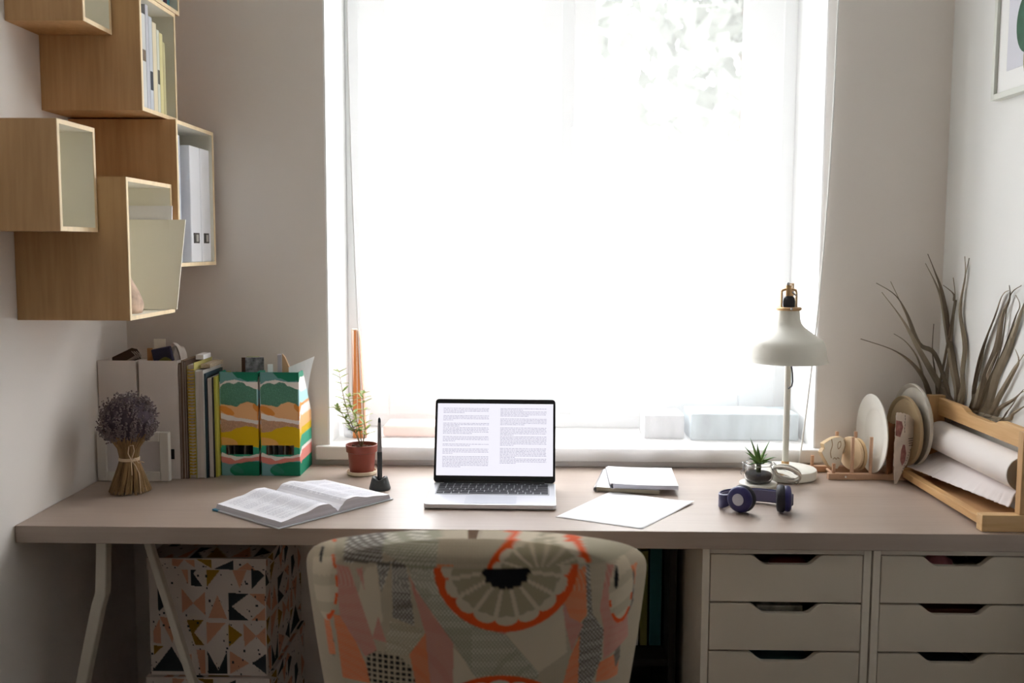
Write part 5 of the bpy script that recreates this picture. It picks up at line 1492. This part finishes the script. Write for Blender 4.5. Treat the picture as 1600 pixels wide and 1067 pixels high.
# ------------------------------------------------------------------ chair
CG = srgb(196, 182, 158); CR = srgb(212, 198, 176); ORG_ = srgb(236, 92, 34); OL = srgb(178, 166, 138); GD = srgb(112, 104, 96); PKC = srgb(214, 148, 134); ORL = srgb(238, 138, 92); BK = srgb(28, 28, 32); GGR = srgb(164, 160, 136); CRM = srgb(222, 208, 184)
FP = [(GGR, 'd', [(420, 40), (660, 40), (650, 165), (530, 165), (420, 110)]), (GD, 'd', [(240, 100), (420, 60), (420, 160), (245, 180)]), (GD, 'd', [(395, 160), (460, 150), (410, 300)]), (GD, 'd', [(460, 150), (520, 120), (555, 430), (460, 400)]),
 (ORL, 's', [(520, 125), (640, 150), (740, 152), (620, 165), (530, 165)]), (PKC, 's', [(205, 200), (270, 200), (385, 560), (330, 600), (215, 430)]), (PKC, 's', [(300, 200), (330, 190), (335, 290)]), (PKC, 's', [(365, 510), (395, 400), (430, 520)]),
 (GGR, 'd', [(530, 165), (640, 165), (700, 330), (860, 430), (940, 460), (1080, 640), (1060, 720), (850, 720), (720, 500), (560, 260)]), (PKC, 's', [(530, 200), (720, 500), (715, 720), (620, 720), (600, 460)]),
 (ORL, 's', [(185, 430), (240, 430), (335, 640), (350, 720), (220, 720)]), (ORL, 's', [(600, 460), (620, 560), (640, 720), (560, 720), (530, 560)]), (ORL, 's', [(100, 250), (130, 260), (190, 620), (150, 640)]),
 (OL, 'd', [(450, 420), (590, 440), (560, 520), (520, 570), (420, 560)]), (BK, 'c', [(330, 560), (480, 570), (560, 640), (560, 720), (340, 720)]),
 (PKC, 's', [(1175, 300), (1210, 400), (1270, 440), (1220, 560), (1190, 430)]), (ORL, 's', [(1185, 240), (1275, 170), (1285, 400), (1250, 440), (1180, 370)]), (ORL, 's', [(1215, 580), (1255, 490), (1250, 720), (1180, 720)]),
 (GD, 'd', [(1270, 170), (1290, 170), (1310, 400), (1360, 480), (1350, 620), (1310, 720), (1250, 720), (1250, 450), (1290, 400)]), (PKC, 's', [(1370, 180), (1400, 190), (1385, 300), (1470, 420), (1480, 560), (1360, 620), (1360, 480), (1340, 380)]),
 (GD, 's', [(1450, 340), (1500, 240), (1500, 400), (1450, 490)]), (GD, 's', [(1410, 610), (1440, 540), (1440, 640), (1420, 680)]), (ORL, 's', [(1480, 220), (1515, 230), (1500, 330), (1475, 330)]), (ORL, 's', [(1340, 630), (1440, 600), (1430, 720), (1330, 720)]),
 (CRM, 'n', [(930, 460), (1180, 290), (1200, 560), (1080, 640)]), (CRM, 'n', [(720, 520), (850, 650), (840, 720), (715, 720)]), (CRM, 'n', [(345, 190), (395, 170), (415, 420), (370, 500), (300, 330)]), (PKC, 'n', [(860, 430), (950, 445), (930, 470), (880, 465)]), (GD, 's', [(160, 520), (185, 560), (180, 640), (155, 620)])]
FPB = [(c, k, p, min(q[0] for q in p), max(q[0] for q in p), min(q[1] for q in p), max(q[1] for q in p)) for c, k, p in FP]
def mixc(a, b_, t_): return tuple(x * (1 - t_) + y * t_ for x, y in zip(a, b_))
def flower(x, y, cx, cy, rx, ry, n, ph0=0.0, black=.33):
    dx, dy = (x - cx) / rx, (y - cy) / ry; r = sqrt(dx * dx + dy * dy); a = atan2(dy, dx) + ph0
    s = abs(((a * n / (2 * pi)) % 1) - .5) * 2      # 0 at petal centre edge .. 1
    if r > 1.0: return None
    lobe = .80 + .10 * sqrt(max(0, 1 - s * s))
    if r > lobe: return ORG_
    if r < black + .05 * s: return BK
    if r > lobe - .16 * (1 - s * .5): return CRM
    return OL if s < .86 - .30 * (1 - r) else CRM
def fabric(a, b_):
    if b_ < 165:
        f = flower(a, b_, 1080, 190, 222, 165, 14, 0, .0)
        if f: return f if f is not CRM or b_ > 60 else OL
    else:
        f = flower(a, b_, 942, 165, 302, 282, 16, .2, .30)
        if f: return f
    f = flower(a, b_, 915, 860, 290, 215, 16, .2, .3)
    if f: return f
    # narrow side flowers
    for cx, cy, rx, ry, bx, by in ((140, 285, 72, 190, 120, 190), (1438, 320, 58, 150, 1412, 250)):
        dx, dy = (a - cx) / rx, (b_ - cy) / ry; r = dx * dx + dy * dy
        if ((a - bx) / 10) ** 2 + ((b_ - by) / (30 if cx < 500 else 52)) ** 2 < 1: return BK
        if r < 1:
            if r > .72 and ((cx < 500 and dx > .1) or (cx > 500 and dy > .2)) and sin(b_ * .075) > -.45: return ORG_
            return CRM if sin(b_ * .05 + a * .02) > -.35 else mixc(CRM, OL, .45)
    for c, k, p, x0, x1, y0, y1 in FPB:
        if x0 <= a <= x1 and y0 <= b_ <= y1 and inpoly(a, b_, p):
            if k == 'd': 
                row = int(b_ // 10); d_ = ((a + (row % 2) * 8) % 16 < 7) and (b_ % 10 < 6)
                return mixc(c, (.95, .9, .8), .8) if d_ else c
            if k == 's': return mixc(c, CRM, .35) if ((a * .6 + b_) % 12 < 4) else c
            if k == 'c': return BK if ((a % 26 < 17) and (b_ % 24 < 16)) else CG
            return c
    if a > 1280 and b_ < 170 or (a < 240 and b_ < 165): return mixc(GGR, CG, .5)
    return mixc(CG, CRM, .4) if ((a % 12 < 5) and (b_ % 10 < 5)) else CG
YC = 1.55
prL = ony(467, 900, YC); prR = ony(1007, 900, YC); prT = ony(795, 832, YC)
sx_ = (prR.x - prL.x) / 1440.0                      # metres per pattern unit
xa0 = prL.x - 75 * sx_
ztop = prT.z - .016
cxm = (prL.x + prR.x) / 2
def half_w(z):   # half width of the back against height below the top
    d = ztop - z
    H = (prR.x - prL.x) / 2 * 1.075
    top = .088
    if d < top: return H * (1 - abs(1 - d / top) ** 2.35) ** (1 / 2.35) if d > 0 else 0
    return H - (d - top) ** 1.25 * .19
ch = thing('office_chair', 'upholstered chair with a colourful floral patchwork back, seen from behind', 'chair', (cxm, YC + .25, 0))
zb_c = .48
ZS = [ztop - .00001]
for k in range(1, 41): ZS.append(ztop - .088 * (k / 40) ** 2)
for k in range(1, 231): ZS.append(ztop - .088 - (.30 - .088) * k / 230)
for k in range(1, 16): ZS.append(ztop - .30 - (ztop - .30 - zb_c) * k / 15)
NU = 380
def back_surf(u, z, off=0):
    hw_ = half_w(z); s = -1 + 2 * u
    x = cxm + hw_ * s * 1.0
    curve = .085 * abs(x - cxm) ** 2.2 / .28 ** 2.2 + .05 * max(0, abs(s) - .80) ** 1.6 / .2 ** 1.6
    lean = -.10 * (z - .5)            # top leans back towards the camera
    dt = ztop - z
    rnd = .028 * max(0, 1 - dt / .028) ** 2
    return V((x, YC + curve + lean + rnd + .028 + off, z))
b = B(); LCc = b.verts.layers.float_color.new('Col')
rows_ = []
for z in ZS:
    row = []
    for i in range(NU + 1):
        p = back_surf(i / NU, z)
        v = b.verts.new(p)
        # pattern is cut from cloth laid straight up the back
        aa = (p.x - xa0) / sx_; bb = 55 + (ztop - z) / sx_
        c = fabric(aa, bb) if bb < 730 else CG
        v[LCc] = (*c, 1); row.append(v)
    rows_.append(row)
for r0, r1 in zip(rows_, rows_[1:]):
    for i in range(NU): b.faces.new((r0[i], r0[i + 1], r1[i + 1], r1[i]))
M['fabric'] = mat('patchwork_fabric', (1, 1, 1), .9, vcol=True, spec=.15, bump=(420, .25), sheen=.2)
obj('backrest', b, M['fabric'], ch, smooth=True, solid=.045, offset=1)
b = B()
seat = []
for k in range(48):
    a = 2 * pi * k / 48; e = 2.6
    seat.append((cxm + .245 * abs(cos(a)) ** (2 / e) * (1 if cos(a) > 0 else -1), YC + .30 + .22 * abs(sin(a)) ** (2 / e) * (1 if sin(a) > 0 else -1)))
prism(b, seat, 'z', .42, .495)
obj('seat', b, mat('seat_fabric', CG, .9, bump=(420, .2)), ch, bevel=.02, segs=4)
b = B(); box(b, (cxm - .04, YC + .02, .33), (cxm + .04, YC + .055, .62)); box(b, (cxm - .04, YC + .02, .33), (cxm + .04, YC + .35, .36))
obj('back_bracket', b, M['black'], ch, bevel=.004)
obj('gas_column', tube(B(), [(cxm, YC + .30, .10), (cxm, YC + .30, .42)], [.028, .022], 20), M['black'], ch, smooth='auto')
for k in range(5):
    a = 2 * pi * k / 5 + .3; d = V((cos(a), sin(a), 0)); c0 = V((cxm, YC + .30, 0))
    lg = obj('leg', tube(B(), [c0 + V((0, 0, .11)), c0 + d * .15 + V((0, 0, .10)), c0 + d * .28 + V((0, 0, .078))], [.026, .02, .014], 12), M['black'], ch, smooth='auto')
    pw = c0 + d * .28; sd = V((-d.y, d.x, 0))
    obj('caster', tube(B(), [pw + V((0, 0, .0275)) - sd * .02, pw + V((0, 0, .0275)) + sd * .02], .027, 20), M['black'], lg, smooth='auto')

# ------------------------------------------------------------------ colour management
sc.view_settings.view_transform = 'Standard'
sc.view_settings.look = 'None'
sc.view_settings.gamma = 1
sc.view_settings.use_curve_mapping = False
sc.view_settings.exposure = 0.0
sc.render.film_transparent = False
sc.cycles.use_denoising = True
sc.cycles.max_bounces = 14; sc.cycles.diffuse_bounces = 8; sc.cycles.transparent_max_bounces = 24; sc.cycles.transmission_bounces = 10
sc.cycles.sample_clamp_indirect = 8
